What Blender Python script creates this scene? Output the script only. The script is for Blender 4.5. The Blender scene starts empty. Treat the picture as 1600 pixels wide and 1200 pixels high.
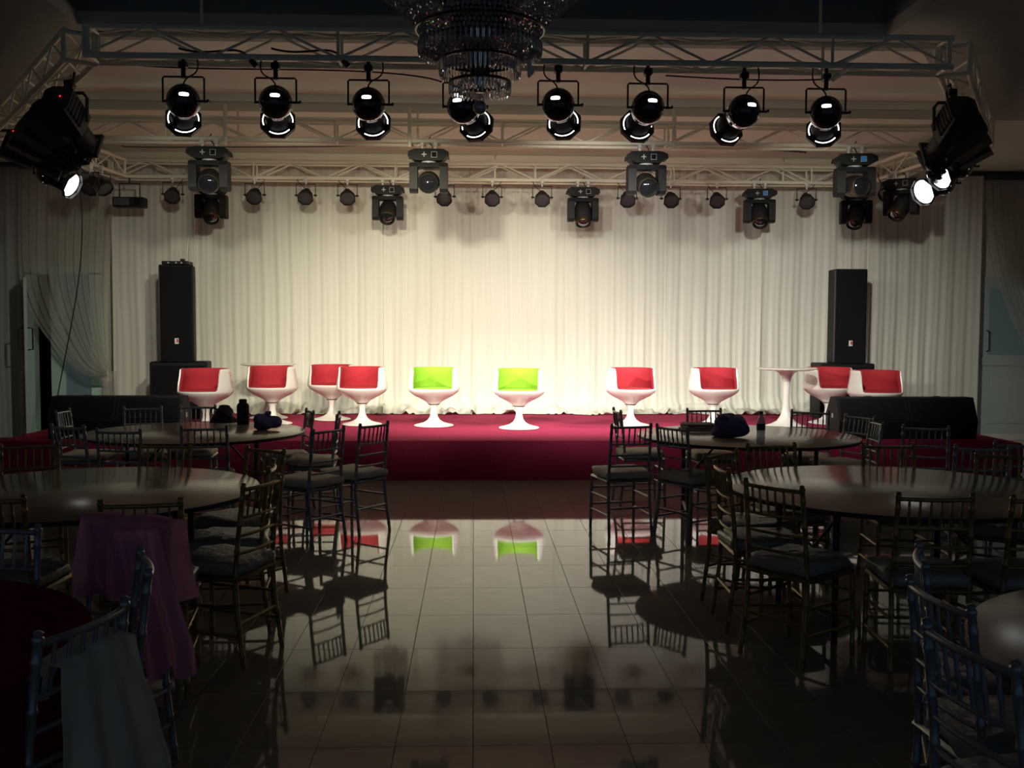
import bpy, math, random
from math import sin, cos, pi, radians, atan2, sqrt, exp
from mathutils import Vector, Matrix, Euler, noise

random.seed(7)
scene = bpy.context.scene
COL = scene.collection

# ------------------------------------------------------------------ camera
CAM_H, FPX = 1.63, 1550.0
YAW, PITCH, ROLL = radians(2.217), radians(3.14), radians(0.22)
CAM_R = Matrix.Rotation(-YAW, 3, 'Z') @ Matrix.Rotation(pi/2 - PITCH, 3, 'X') @ Matrix.Rotation(ROLL, 3, 'Z')
cam_d = bpy.data.cameras.new('camera'); cam_d.sensor_width = 36.0; cam_d.lens = FPX/1600*36.0
cam_d.clip_start = 0.05; cam_d.clip_end = 100
cam = bpy.data.objects.new('camera', cam_d); COL.objects.link(cam)
cam.matrix_world = Matrix.Translation((0, 0, CAM_H)) @ CAM_R.to_4x4()
scene.camera = cam

# ------------------------------------------------------------------ world, exposure
world = bpy.data.worlds.new('world'); scene.world = world; world.use_nodes = True
bg = world.node_tree.nodes['Background']
bg.inputs[0].default_value = (0.42, 0.66, 1.0, 1); bg.inputs[1].default_value = 0.075
vs = scene.view_settings
vs.view_transform = 'Standard'; vs.look = 'None'; vs.gamma = 1.0; vs.use_curve_mapping = False
vs.exposure = 0.12
SPOT_W = 620.0       # every lit par can on the front truss
PROFILE_W = 240.0     # every profile spotlight on the slanting trusses

def ray(x, y):
    return CAM_R @ Vector(((x-800)/FPX, -(y-600)/FPX, -1.0))
def P(x, y, z):                       # where the sight line of a photo point meets the level z
    d = ray(x, y); t = (z-CAM_H)/d.z
    return Vector((0, 0, CAM_H)) + d*t
def D(x, y, Y):                       # where it meets the upright plane at depth Y
    d = ray(x, y); t = Y/d.y
    return Vector((0, 0, CAM_H)) + d*t

# ------------------------------------------------------------------ mesh builder
class MB:
    def __init__(s): s.v = []; s.f = []
    def add(s, vs_, fs_):
        b = len(s.v); s.v += [tuple(v) for v in vs_]; s.f += [tuple(b+i for i in f) for f in fs_]; return s
    def box(s, x0, x1, y0, y1, z0, z1, M=None):
        vv = [Vector((x, y, z)) for z in (z0, z1) for y in (y0, y1) for x in (x0, x1)]
        if M: vv = [M @ v for v in vv]
        return s.add(vv, [(0,2,3,1),(4,5,7,6),(0,1,5,4),(2,6,7,3),(0,4,6,2),(1,3,7,5)])
    def bbox(s, x0, x1, y0, y1, z0, z1, b=0.01, M=None):      # box with chamfered edges
        vv = []; idx = {}
        c = ((x0+x1)/2, (y0+y1)/2, (z0+z1)/2); h = ((x1-x0)/2, (y1-y0)/2, (z1-z0)/2)
        for sx in (-1,1):
            for sy in (-1,1):
                for sz in (-1,1):
                    for a in range(3):
                        sg = (sx,sy,sz)
                        p = [c[i]+sg[i]*(h[i]-(0 if i == a else b)) for i in range(3)]
                        idx[(sx,sy,sz,a)] = len(vv); vv.append(Vector(p) if not M else M @ Vector(p))
        fs = []
        def q(*k): fs.append(tuple(idx[i] for i in k))
        for sg in (-1,1):
            q((sg,-1,-1,0),(sg,1,-1,0),(sg,1,1,0),(sg,-1,1,0))
            q((-1,sg,-1,1),(1,sg,-1,1),(1,sg,1,1),(-1,sg,1,1))
            q((-1,-1,sg,2),(1,-1,sg,2),(1,1,sg,2),(-1,1,sg,2))
        for a in (-1,1):
            for d in (-1,1):
                q((a,d,-1,0),(a,d,1,0),(a,d,1,1),(a,d,-1,1))
                q((a,-1,d,0),(a,1,d,0),(a,1,d,2),(a,-1,d,2))
                q((-1,a,d,1),(1,a,d,1),(1,a,d,2),(-1,a,d,2))
        for k in [(x,y,z) for x in (-1,1) for y in (-1,1) for z in (-1,1)]:
            fs.append(tuple(idx[k+(a,)] for a in range(3)))
        return s.add(vv, fs)
    def tube(s, pts, r, n=8, caps=True, closed=False):
        pts = [Vector(p) for p in pts]; m = len(pts)
        rr = r if isinstance(r, (list, tuple)) else [r]*m
        b = len(s.v); t0 = (pts[1]-pts[0]).normalized()
        up = Vector((0,0,1)) if abs(t0.z) < .9 else Vector((1,0,0))
        nrm = t0.cross(up).normalized(); last = t0
        for i, p in enumerate(pts):
            if closed: t = (pts[(i+1) % m]-pts[i-1]).normalized()
            elif i == 0: t = t0
            elif i == m-1: t = (pts[-1]-pts[-2]).normalized()
            else: t = (pts[i+1]-pts[i-1]).normalized()
            q = last.rotation_difference(t); nrm = (q @ nrm).normalized(); last = t
            bn = t.cross(nrm)
            for k in range(n):
                a = 2*pi*k/n; v = p + (nrm*cos(a)+bn*sin(a))*rr[i]; s.v.append(tuple(v))
        for i in range(m if closed else m-1):
            j = (i+1) % m
            for k in range(n):
                s.f.append((b+i*n+k, b+i*n+(k+1) % n, b+j*n+(k+1) % n, b+j*n+k))
        if caps and not closed:
            s.f.append(tuple(b+k for k in range(n))[::-1]); s.f.append(tuple(b+(m-1)*n+k for k in range(n)))
        return s
    def lathe(s, prof, n=24, M=None, a0=0.0, a1=2*pi, caps=False):
        full = abs(a1-a0-2*pi) < 1e-6; m = n if full else n+1; b = len(s.v)
        for (r, z) in prof:
            for k in range(m):
                a = a0+(a1-a0)*k/n; v = Vector((r*cos(a), r*sin(a), z))
                s.v.append(tuple(M @ v if M else v))
        for i in range(len(prof)-1):
            for k in range(n):
                k2 = (k+1) % m
                s.f.append((b+i*m+k, b+i*m+k2, b+(i+1)*m+k2, b+(i+1)*m+k))
        if caps:
            s.f.append(tuple(b+k for k in range(m))[::-1]); s.f.append(tuple(b+(len(prof)-1)*m+k for k in range(m)))
        return s
    def prism(s, poly, axis, t0, t1):          # closed polygon extruded along an axis
        def pt(a, b_, t): return {'x': (t, a, b_), 'y': (a, t, b_), 'z': (a, b_, t)}[axis]
        n = len(poly); vv = [pt(a, b_, t0) for a, b_ in poly]+[pt(a, b_, t1) for a, b_ in poly]
        return s.add(vv, [tuple(range(n))[::-1], tuple(range(n, 2*n))]+[(i, (i+1) % n, n+(i+1) % n, n+i) for i in range(n)])
    def grid(s, fn, nu, nv, wrap=False):
        b = len(s.v); w = nu if wrap else nu+1
        for j in range(nv+1):
            for i in range(w): s.v.append(tuple(fn(i/nu, j/nv)))
        for j in range(nv):
            for i in range(nu):
                i2 = (i+1) % w
                s.f.append((b+j*w+i, b+j*w+i2, b+(j+1)*w+i2, b+(j+1)*w+i))
        return s
    def blob(s, c, r, e=(1,1), nu=28, nv=16, amp=0.0, freq=6.0, seed=0.0):
        def pw(x, k): return math.copysign(abs(x)**k, x)
        def fn(u, v):
            a = 2*pi*u; b_ = -pi/2+pi*v
            x = pw(cos(b_), e[0])*pw(cos(a), e[1]); y = pw(cos(b_), e[0])*pw(sin(a), e[1]); z = pw(sin(b_), e[0])
            p = Vector((x*r[0], y*r[1], z*r[2]))
            k = 1+amp*noise.noise(Vector((p.x*freq+seed, p.y*freq-seed, p.z*freq+seed*.5)))
            return (c[0]+p.x*k, c[1]+p.y*k, c[2]+p.z*k)
        return s.grid(fn, nu, nv, wrap=True)
    def mesh(s, name, mat, angle=38, smooth=True):
        me = bpy.data.meshes.new(name); me.from_pydata(s.v, [], s.f)
        if smooth:
            me.polygons.foreach_set('use_smooth', [True]*len(me.polygons)); me.set_sharp_from_angle(angle=radians(angle))
        me.materials.append(mat); me.update(); return me

def obj(name, data, parent=None, loc=None, rot=None, M=None, scale=None):
    o = bpy.data.objects.new(name, data); COL.objects.link(o)
    if parent: o.parent = parent
    if M is not None: o.matrix_basis = M
    if loc is not None: o.location = loc
    if rot is not None: o.rotation_euler = rot
    if scale is not None: o.scale = scale
    return o
def tag(o, label, cat, group=None, kind=None):
    if label: o['label'] = label
    if cat: o['category'] = cat
    if group: o['group'] = group
    if kind: o['kind'] = kind
    return o
def thing(name, label, cat, loc=(0,0,0), rotz=0.0, group=None):
    o = bpy.data.objects.new(name, None); COL.objects.link(o); o.empty_display_size = .1
    o.location = loc; o.rotation_euler = (0, 0, rotz)
    return tag(o, label, cat, group)
def struct(name, me, parent=None, loc=None, rot=None):
    o = obj(name, me, parent, loc, rot)
    if not parent: o['kind'] = 'structure'
    return o

# ------------------------------------------------------------------ materials
def mat(name, col, rough=.5, metal=0.0, spec=.5, emit=None, estr=0.0, noise_amt=0.0, nscale=8.0, bump=0.0, bscale=60.0, coat=0.0, trans=0.0, alpha=1.0, objvar=0.0, stretch=None):
    m = bpy.data.materials.new(name); m.use_nodes = True; nt = m.node_tree; N = nt.nodes; L = nt.links
    b = N['Principled BSDF']
    b.inputs['Base Color'].default_value = (*col, 1); b.inputs['Roughness'].default_value = rough
    b.inputs['Metallic'].default_value = metal; b.inputs['Specular IOR Level'].default_value = spec
    b.inputs['Coat Weight'].default_value = coat; b.inputs['Transmission Weight'].default_value = trans
    b.inputs['Alpha'].default_value = alpha
    if emit: b.inputs['Emission Color'].default_value = (*emit, 1); b.inputs['Emission Strength'].default_value = estr
    tc = None
    if noise_amt or bump:
        tc = N.new('ShaderNodeTexCoord'); mp = N.new('ShaderNodeMapping'); L.new(tc.outputs['Object'], mp.inputs[0])
        if stretch: mp.inputs['Scale'].default_value = stretch
    if noise_amt:
        nz = N.new('ShaderNodeTexNoise'); nz.inputs['Scale'].default_value = nscale; nz.inputs['Detail'].default_value = 6
        L.new(mp.outputs[0], nz.inputs['Vector'])
        mx = N.new('ShaderNodeMix'); mx.data_type = 'RGBA'
        mx.inputs[6].default_value = (*[c*(1-noise_amt) for c in col], 1); mx.inputs[7].default_value = (*[min(1, c*(1+noise_amt)) for c in col], 1)
        L.new(nz.outputs['Fac'], mx.inputs[0]); src = mx.outputs[2]
        if objvar:
            oi = N.new('ShaderNodeObjectInfo'); hs = N.new('ShaderNodeHueSaturation')
            mr = N.new('ShaderNodeMapRange'); mr.inputs[3].default_value = 1-objvar; mr.inputs[4].default_value = 1+objvar
            L.new(oi.outputs['Random'], mr.inputs[0]); L.new(mr.outputs[0], hs.inputs['Value']); L.new(src, hs.inputs['Color']); src = hs.outputs[0]
        L.new(src, b.inputs['Base Color'])
    if bump:
        nb = N.new('ShaderNodeTexNoise'); nb.inputs['Scale'].default_value = bscale; nb.inputs['Detail'].default_value = 4
        L.new(mp.outputs[0], nb.inputs['Vector'])
        bp = N.new('ShaderNodeBump'); bp.inputs['Strength'].default_value = bump; bp.inputs['Distance'].default_value = .01
        L.new(nb.outputs['Fac'], bp.inputs['Height']); L.new(bp.outputs[0], b.inputs['Normal'])
    return m
def cloth_mat(name, col, transl=.35, clear=0.0, weave=.25, wscale=(60, 60, 1.5)):
    m = bpy.data.materials.new(name); m.use_nodes = True; nt = m.node_tree; N = nt.nodes; L = nt.links
    N.remove(N['Principled BSDF']); out = N['Material Output']
    tc = N.new('ShaderNodeTexCoord'); mp = N.new('ShaderNodeMapping'); mp.inputs['Scale'].default_value = wscale
    L.new(tc.outputs['Object'], mp.inputs[0])
    nz = N.new('ShaderNodeTexNoise'); nz.inputs['Scale'].default_value = 1.0; nz.inputs['Detail'].default_value = 3
    L.new(mp.outputs[0], nz.inputs['Vector'])
    mx = N.new('ShaderNodeMix'); mx.data_type = 'RGBA'
    mx.inputs[6].default_value = (*[c*(1-weave) for c in col], 1); mx.inputs[7].default_value = (*[min(1, c*(1+weave*.35)) for c in col], 1)
    L.new(nz.outputs['Fac'], mx.inputs[0])
    d = N.new('ShaderNodeBsdfDiffuse'); t = N.new('ShaderNodeBsdfTranslucent')
    L.new(mx.outputs[2], d.inputs[0]); L.new(mx.outputs[2], t.inputs[0])
    s = N.new('ShaderNodeMixShader'); s.inputs[0].default_value = transl; L.new(d.outputs[0], s.inputs[1]); L.new(t.outputs[0], s.inputs[2])
    last = s
    if clear:
        tr = N.new('ShaderNodeBsdfTransparent'); s2 = N.new('ShaderNodeMixShader'); s2.inputs[0].default_value = clear
        L.new(s.outputs[0], s2.inputs[1]); L.new(tr.outputs[0], s2.inputs[2]); last = s2
    L.new(last.outputs[0], out.inputs[0]); return m
def emit_mat(name, col, strength):
    m = bpy.data.materials.new(name); m.use_nodes = True; nt = m.node_tree; N = nt.nodes
    N.remove(N['Principled BSDF']); e = N.new('ShaderNodeEmission'); e.inputs[0].default_value = (*col, 1); e.inputs[1].default_value = strength
    nt.links.new(e.outputs[0], N['Material Output'].inputs[0]); return m

M_tile = mat('floor_tile', (.30, .28, .23), rough=.04, spec=.36, noise_amt=.22, nscale=5, objvar=.05, stretch=(1, 3, 1))
M_grout = mat('grout', (.05, .045, .04), rough=.8)
M_carpet = mat('red_carpet', (.35, .030, .085), rough=.95, spec=.1, noise_amt=.25, nscale=30, bump=.5, bscale=200)
M_wall = mat('wall_paint', (.62, .60, .53), rough=.8, noise_amt=.05)
M_ceil_lit = mat('ceiling_lit_tone', (.90, .92, .80), rough=.85, noise_amt=.04, nscale=2)  # pale colour paints in the stage light on the tray
M_ceil_dim = mat('ceiling_dim_tone', (.42, .44, .41), rough=.9, noise_amt=.12, nscale=3)  # darker colour paints in the dimmer light on the outer ceiling
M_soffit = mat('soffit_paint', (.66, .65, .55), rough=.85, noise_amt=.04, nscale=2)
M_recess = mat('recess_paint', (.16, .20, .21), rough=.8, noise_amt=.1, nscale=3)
M_truss = mat('truss_paint', (.88, .85, .68), rough=.45, noise_amt=.1, nscale=20)
M_gloss = mat('black_gloss', (.010, .010, .011), rough=.16, coat=.6)
M_black = mat('black_matte', (.014, .014, .015), rough=.55, noise_amt=.2, nscale=30)
M_grey = mat('dark_grey_plastic', (.014, .0145, .0145), rough=.6, spec=.18)
M_barrel = mat('barrel_black', (.010, .010, .011), rough=.6, spec=.12)
M_grille = mat('speaker_grille', (.007, .008, .010), rough=.7, spec=.15, bump=.6, bscale=400)
M_cabinet = mat('speaker_paint', (.009, .010, .011), rough=.6, spec=.2, noise_amt=.15, nscale=40, bump=.2, bscale=150)
M_cable = mat('cable_rubber', (.01, .01, .01), rough=.6)
M_lens = mat('lens_glass', (.01, .011, .014), rough=.03, coat=1.0)
M_face = mat('led_face', (.055, .055, .06), rough=.35, bump=.7, bscale=120)
M_lamp = emit_mat('lamp_glow', (1.0, .98, .95), 4.0)
M_leak = emit_mat('lamp_leak', (1.0, .97, .90), 2.2)
M_tick = emit_mat('vent_glow', (1.0, .9, .7), .7)
M_white = mat('white_gelcoat', (.82, .80, .76), rough=.22, coat=.3)
M_red = mat('red_fabric', (.44, .022, .036), rough=.85, noise_amt=.12, nscale=40, bump=.25, bscale=180)
M_green = mat('lime_fabric', (.27, .50, .03), rough=.85, noise_amt=.08, nscale=40, bump=.25, bscale=180)
M_silver = mat('silver_metal', (.30, .33, .35), rough=.36, metal=.55, noise_amt=.15, nscale=20)
M_gold = mat('gold_metal', (.34, .24, .085), rough=.36, metal=.6, noise_amt=.2, nscale=20)
M_pad = mat('seat_cover', (.62, .57, .48), rough=.7, noise_amt=.15, nscale=12, bump=.4, bscale=25)
M_plastic = mat('seat_wrap', (.34, .335, .30), rough=.28, noise_amt=.2, nscale=9, bump=.9, bscale=22)
M_top = mat('table_laminate', (.24, .185, .125), rough=.20, noise_amt=.18, nscale=4, stretch=(1, 8, 1))
M_edge = mat('table_edge', (.02, .018, .016), rough=.5)
M_steel = mat('dark_steel', (.06, .06, .065), rough=.4, metal=.7)
M_curtain = cloth_mat('white_drape', (.79, .79, .70), transl=.12, weave=.16, wscale=(45, 8, .6))
M_sheer = cloth_mat('white_sheer', (.80, .77, .68), transl=.45, clear=.52, weave=.2, wscale=(50, 30, 3))
M_side = cloth_mat('side_drape', (.55, .58, .55), transl=.15, weave=.2, wscale=(45, 8, .6))
M_pink = cloth_mat('pink_organza', (.74, .32, .56), transl=.4, clear=.12, weave=.3, wscale=(20, 20, 3))
M_organza = cloth_mat('white_organza', (.78, .79, .68), transl=.35, clear=.06, weave=.2, wscale=(20, 20, 3))
M_maroon = cloth_mat('maroon_cloth', (.22, .015, .03), transl=.05, weave=.4, wscale=(30, 30, 30))
M_purple = mat('purple_cloth', (.11, .095, .23), rough=.8, bump=.6, bscale=30, noise_amt=.25, nscale=15)
M_bag = mat('bag_leather', (.012, .010, .009), rough=.5, bump=.5, bscale=30)
M_folded = mat('folded_linen', (.26, .23, .19), rough=.9, bump=.4, bscale=60)
M_doorgreen = mat('door_frame_paint', (.52, .74, .64), rough=.5)
M_door = mat('door_paint', (.42, .50, .50), rough=.5, noise_amt=.05)
M_doorglass = mat('door_glass', (.10, .17, .21), rough=.08)
M_litglass = mat('frosted_glass', (.12, .16, .17), rough=.3, emit=(.36, .56, .58), estr=.035)
M_dark = mat('dark_passage', (.02, .025, .03), rough=.9)  # near-black colour stands for the lack of light beyond the doorway
M_crystal = mat('crystal', (.92, .92, .88), rough=.03, trans=.8, spec=.8, noise_amt=.4, nscale=60)
M_prism = mat('crystal_prism', (.92, .93, .92), rough=.03, trans=.85, spec=.8)
M_brass = mat('dark_brass', (.10, .07, .03), rough=.35, metal=.8)
M_bottle = mat('clear_plastic', (.75, .78, .76), rough=.12, alpha=.62)
M_label = mat('bottle_label', (.05, .08, .10), rough=.5)
M_logo_w = mat('badge_white', (.75, .74, .70), rough=.4)
M_logo_r = mat('badge_red', (.55, .02, .02), rough=.4)
M_disp = mat('display_dark', (.01, .012, .016), rough=.1)
M_dispblue = emit_mat('display_blue', (.05, .22, .55), .35)
M_key = mat('key_print', (.45, .45, .42), rough=.5)
M_redled = emit_mat('red_indicator', (1, .02, .02), 1.2)

# ------------------------------------------------------------------ room shell
XL, XR, YB, ZC = -7.4, 8.4, 14.6, 3.95
fl = struct('floor', MB().box(XL, XR, -1.5, YB+1.2, -.12, -.004).mesh('floor', M_grout))
TX, TY, TY0 = .305, .595, 5.0 - 3*.595
tile_me = MB().bbox(.0015, TX-.0015, .0015, TY-.0015, -.004, 0, b=.0003).mesh('tile', M_tile, smooth=False)
rest = MB()
for ix in range(-24, 28):
    for iy in range(-7, 20):
        x, y = ix*TX, TY0+iy*TY
        if -9 <= ix < 9 and 0 <= iy < 13:
            obj('tile', tile_me, fl, (x, y, 0))
        else:
            rest.add([(x+.0015, y+.0015, 0), (x+TX-.0015, y+.0015, 0), (x+TX-.0015, y+TY-.0015, 0), (x+.0015, y+TY-.0015, 0),
                      (x+.0015, y+.0015, -.004), (x+TX-.0015, y+.0015, -.004), (x+TX-.0015, y+TY-.0015, -.004), (x+.0015, y+TY-.0015, -.004)],
                     [(0,1,2,3), (4,5,1,0), (5,6,2,1), (6,7,3,2), (7,4,0,3)])
o = obj('outer_tiles', rest.mesh('outer_tiles', M_tile, smooth=False), fl); o['kind'] = 'stuff'

struct('wall_left', MB().box(XL-.15, XL, -1.5, YB+.15, 0, 4.9).mesh('wall_left', M_wall))
struct('wall_right', MB().box(XR, XR+.15, -1.5, YB+.15, 0, 4.9).mesh('wall_right', M_wall))
DX0, DX1, DZ = -6.42, -5.42, 2.42           # the open doorway in the back wall
w = MB().box(XL, DX0, YB, YB+.15, 0, 4.3).box(DX1, XR, YB, YB+.15, 0, 4.3).box(DX0, DX1, YB, YB+.15, DZ, 4.3)
struct('wall_back', w.mesh('wall_back', M_wall))
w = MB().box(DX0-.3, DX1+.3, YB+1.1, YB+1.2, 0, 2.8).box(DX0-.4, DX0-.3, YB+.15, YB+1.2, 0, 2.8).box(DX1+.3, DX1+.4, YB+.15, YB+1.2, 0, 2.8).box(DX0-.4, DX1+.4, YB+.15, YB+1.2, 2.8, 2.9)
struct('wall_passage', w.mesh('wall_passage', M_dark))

# ceiling: low plane with a deep recess over the hall and a shallow tray over the stage
RX0, RX1, RY1 = -3.03, 3.25, 7.85
TX0, TX1, TYa, TYb, TZ = -4.62, 5.35, 8.25, 10.85, 4.13
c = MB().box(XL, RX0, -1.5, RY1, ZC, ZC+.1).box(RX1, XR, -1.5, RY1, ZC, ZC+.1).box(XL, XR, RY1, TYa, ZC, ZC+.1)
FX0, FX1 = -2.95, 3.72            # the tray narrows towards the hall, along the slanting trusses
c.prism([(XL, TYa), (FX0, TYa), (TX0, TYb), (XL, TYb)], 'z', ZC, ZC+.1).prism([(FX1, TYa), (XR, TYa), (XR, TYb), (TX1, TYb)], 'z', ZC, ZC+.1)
ce = struct('ceiling', c.mesh('ceiling', M_ceil_dim))
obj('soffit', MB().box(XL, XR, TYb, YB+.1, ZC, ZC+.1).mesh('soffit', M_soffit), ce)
t = MB().box(TX0, TX1, TYa, TYb, TZ, TZ+.1).box(TX0, TX1, TYb-.03, TYb, ZC+.1, TZ).box(TX0, TX1, TYa, TYa+.03, ZC+.1, TZ)
t.add([(FX0, TYa, ZC+.1), (TX0, TYb, ZC+.1), (TX0, TYb, TZ), (FX0, TYa, TZ)], [(0, 1, 2, 3)])
t.add([(FX1, TYa, ZC+.1), (TX1, TYb, ZC+.1), (TX1, TYb, TZ), (FX1, TYa, TZ)], [(3, 2, 1, 0)])
obj('tray', t.mesh('tray', M_ceil_lit), ce)
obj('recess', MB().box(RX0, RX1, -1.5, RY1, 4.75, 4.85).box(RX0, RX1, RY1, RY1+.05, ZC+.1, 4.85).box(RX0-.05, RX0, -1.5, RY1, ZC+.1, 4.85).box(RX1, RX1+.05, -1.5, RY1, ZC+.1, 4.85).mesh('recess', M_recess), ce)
struct('trim_1', MB().bbox(XL, -5.9, YB-.30, YB, ZC-.05, ZC, .006).mesh('trim_1', M_steel))
struct('trim_2', MB().bbox(6.9, XR, YB-.36, YB, ZC-.07, ZC-.01, .006).mesh('trim_2', M_steel))

# door frame, open leaf (left) and closed door (right)
f = MB().box(DX0-.02, DX0+.10, YB-.06, YB+.1, 0, DZ).box(DX1-.10, DX1+.04, YB-.06, YB+.1, 0, DZ).box(DX0-.02, DX1+.04, YB-.06, YB+.1, DZ-.02, DZ+.12)
d1 = struct('door_1', f.mesh('door_1', M_doorgreen))
obj('mullion', MB().box(DX0+.33, DX0+.53, YB-.05, YB+.02, 0, DZ).mesh('mullion', M_doorgreen), d1)
obj('fixed_panel', MB().box(DX0+.53, DX1-.1, YB-.02, YB+.01, 0, DZ-.02).mesh('fixed_panel', M_litglass), d1)
hx, hy = DX0-.02, YB-.12
ang = atan2(-(D(40, 500, 13.5).x - hx), (13.5-hy)) 
d3 = struct('door_3', None); d3.location = (hx, hy, 0)
ex, ey = D(40, 500, 13.5).x-hx, 13.5-hy; ln = sqrt(ex*ex+ey*ey); d3.rotation_euler = (0, 0, atan2(ey, ex))
obj('stile', MB().bbox(0, .09, -.022, .022, .02, 2.3, .004).mesh('stile', M_door), d3)
obj('stile', MB().bbox(ln-.09, ln, -.022, .022, .02, 2.3, .004).mesh('stile', M_door), d3)
for z0, z1 in ((.02, .2), (.98, 1.1), (2.2, 2.3)):
    obj('door_rail', MB().bbox(.09, ln-.09, -.02, .02, z0, z1, .003).mesh('door_rail', M_door), d3)
obj('pane', MB().box(.09, ln-.09, -.006, .006, 1.1, 2.2).mesh('pane', M_doorglass), d3)
obj('pane', MB().box(.09, ln-.09, -.006, .006, .2, .98).mesh('pane', M_doorglass), d3)
for sgn in (-1, 1):
    obj('door_handle', MB().tube([(ln-.12, sgn*.022, 1.33), (ln-.12, sgn*.085, 1.34), (ln-.12, sgn*.085, 1.62), (ln-.12, sgn*.022, 1.63)], .012, 8).mesh('door_handle', M_steel), d3)
bx0 = D(1530, 500, YB).x
d2 = struct('door_2', MB().box(bx0-.05, XR, YB-.05, YB, .02, 2.45).mesh('door_2', M_door))
obj('pane', MB().box(bx0+.12, XR-.1, YB-.056, YB-.045, 1.28, 2.28).mesh('pane', M_litglass), d2)
obj('door_rail', MB().bbox(bx0-.02, XR, YB-.075, YB-.045, 1.12, 1.25, .006).mesh('door_rail', M_door), d2)
obj('lower_panel', MB().bbox(bx0+.12, XR-.1, YB-.065, YB-.045, .25, 1.0, .008).mesh('lower_panel', M_door), d2)
hb = D(1540, 520, YB)
obj('door_handle', MB().tube([(hb.x, YB-.05, 1.33), (hb.x, YB-.12, 1.35), (hb.x, YB-.12, 1.62), (hb.x, YB-.05, 1.64)], .013, 8).mesh('door_handle', M_steel), d2)
struct('baseboard_back', MB().bbox(6.3, XR, YB-.07, YB, 0, .09, .006).mesh('baseboard_back', M_wall))

# ------------------------------------------------------------------ stage
SX0, SX1, SY0, SY1, SZ = -5.05, 5.85, 10.66, 14.5, .43
st = thing('stage', 'low stage covered in red carpet across the hall end', 'stage', (0, SY0, 0))
def wob(x, y): return .004*noise.noise(Vector((x*1.7, y*1.7, 3)))
def deck(u, v):
    x = SX0+(SX1-SX0)*u; y = (SY1-SY0)*v
    return (x, y, SZ+wob(x, y))
obj('deck', MB().grid(deck, 110, 38).mesh('deck', M_carpet), st)
obj('front_skirt', MB().grid(lambda u, v: (SX0+(SX1-SX0)*u, .006*noise.noise(Vector((u*40, v*2, 0)))-.003*sin(v*pi), SZ*v+(wob(SX0+(SX1-SX0)*u, 0) if v == 1 else 0)), 110, 6).mesh('front_skirt', M_carpet), st)
obj('side_skirt', MB().box(SX0, SX0+.01, 0, SY1-SY0, 0, SZ-.005).mesh('side_skirt', M_carpet), st)
obj('side_skirt', MB().box(SX1-.01, SX1, 0, SY1-SY0, 0, SZ-.005).mesh('side_skirt', M_carpet), st)
rm = MB().grid(lambda u, v: (SX0-.004-1.15*u, 10.75+1.6*v, SZ-(SZ-.012)*u+.012*noise.noise(Vector((u*6, v*7, 1)))), 14, 16)
rm.prism([(SX0-.004, 0), (SX0-.004, SZ-.03), (SX0-1.15, 0)], 'y', 10.76, 12.34)
tag(obj('carpet_ramp', rm.mesh('carpet_ramp', M_carpet)), 'red carpeted ramp sloping down from the left end of the stage', 'ramp')
rm = MB().bbox(SX1+.01, SX1+.42, 11.0, 12.3, 0, .36, .03)
tag(obj('carpet_step', rm.mesh('carpet_step', M_carpet)), 'red carpeted step block at the right end of the stage', 'step')

# ------------------------------------------------------------------ curtains
def fold(x, z, s=0.0):
    k = x+.04*noise.noise(Vector((x*.8, z*.5, s)))
    a = .5+.5*noise.noise(Vector((x*1.3, 0, s+4)))
    return .011*sin(k*2*pi/.23+2*sin(k*1.9))*(.4+a)+.006*sin(k*2*pi/.094+1.7*sin(k*3.1))+.03*noise.noise(Vector((x*3, z*.35, s)))
def curtain(xa, xb, zb, label, hem=True, seed=0.0, Y0=14.27, m=None, name='stage_curtain', group='white stage curtain panels'):
    m = m or M_curtain
    W = xb-xa; nu = int(W*62); prof = []
    # path down the cloth: height z, forward drift f
    for i in range(27):
        v = i/26; z = (ZC-.012)+(zb+.26-(ZC-.012))*v; prof.append((z, 0.0, v*v*.5))
    if hem:
        for i in range(1, 13):
            q = i/12; a = q*1.75
            prof.append((zb+.26-.24*sin(min(a, pi/2))-.012*max(0, q-.9)*10, .30*(1-cos(a))*1.0, .5+q))
    else: prof.append((zb+.03, .0, .6))
    def fn(u, v):
        i = min(int(round(v*(len(prof)-1))), len(prof)-1); z, f, bunch = prof[i]
        x = xa+W*u
        fo = fold(x, z, seed)*(.75+.45*bunch)
        if f > 0:
            nz = noise.noise(Vector((x*5+seed, f*6, 2)))+.5*noise.noise(Vector((x*13+seed, f*16, 7)))
            z = max(zb+.012, z+.13*nz*min(1, f*6)); f = f*(1.25+.75*noise.noise(Vector((x*2.4+seed, 1, 3))))
            x = x+.02*noise.noise(Vector((x*9, f*9, 5)))
        e = min(u, 1-u)*W; fo += .02 if e < .03 else 0
        return (x, Y0-fo-f*.8, z)
    b = MB().grid(fn, nu, len(prof)-1)
    return tag(obj(name, b.mesh(name, m, angle=180)), label, 'curtain', group)
cx = [D(x, 450, 14.27).x for x in (176, 305, 470, 600, 735, 880, 1040, 1185, 1325)]
names = ['white stage curtain panel between the tied drape and the left speaker column', 'white stage curtain panel just right of the left speaker column',
         'white stage curtain panel behind the two overlapping red chairs', 'white stage curtain panel behind the left lime chair',
         'white stage curtain panel behind the right lime chair', 'white stage curtain panel behind the red chair right of the lime ones',
         'white stage curtain panel behind the red chair beside the purple bundle', 'white stage curtain panel behind the right pedestal table']
for i in range(8):
    curtain(cx[i], cx[i+1]+.03, SZ, names[i], seed=i*3.7, Y0=14.27-(.012 if i % 2 else 0))
xe = D(1531, 450, 14.27).x
curtain(cx[8], 5.75, SZ, 'white stage curtain panel behind the right speaker column', seed=40)
curtain(5.72, xe, .03, 'white curtain panel hanging to the hall floor beside the right door', hem=False, seed=47)
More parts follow.
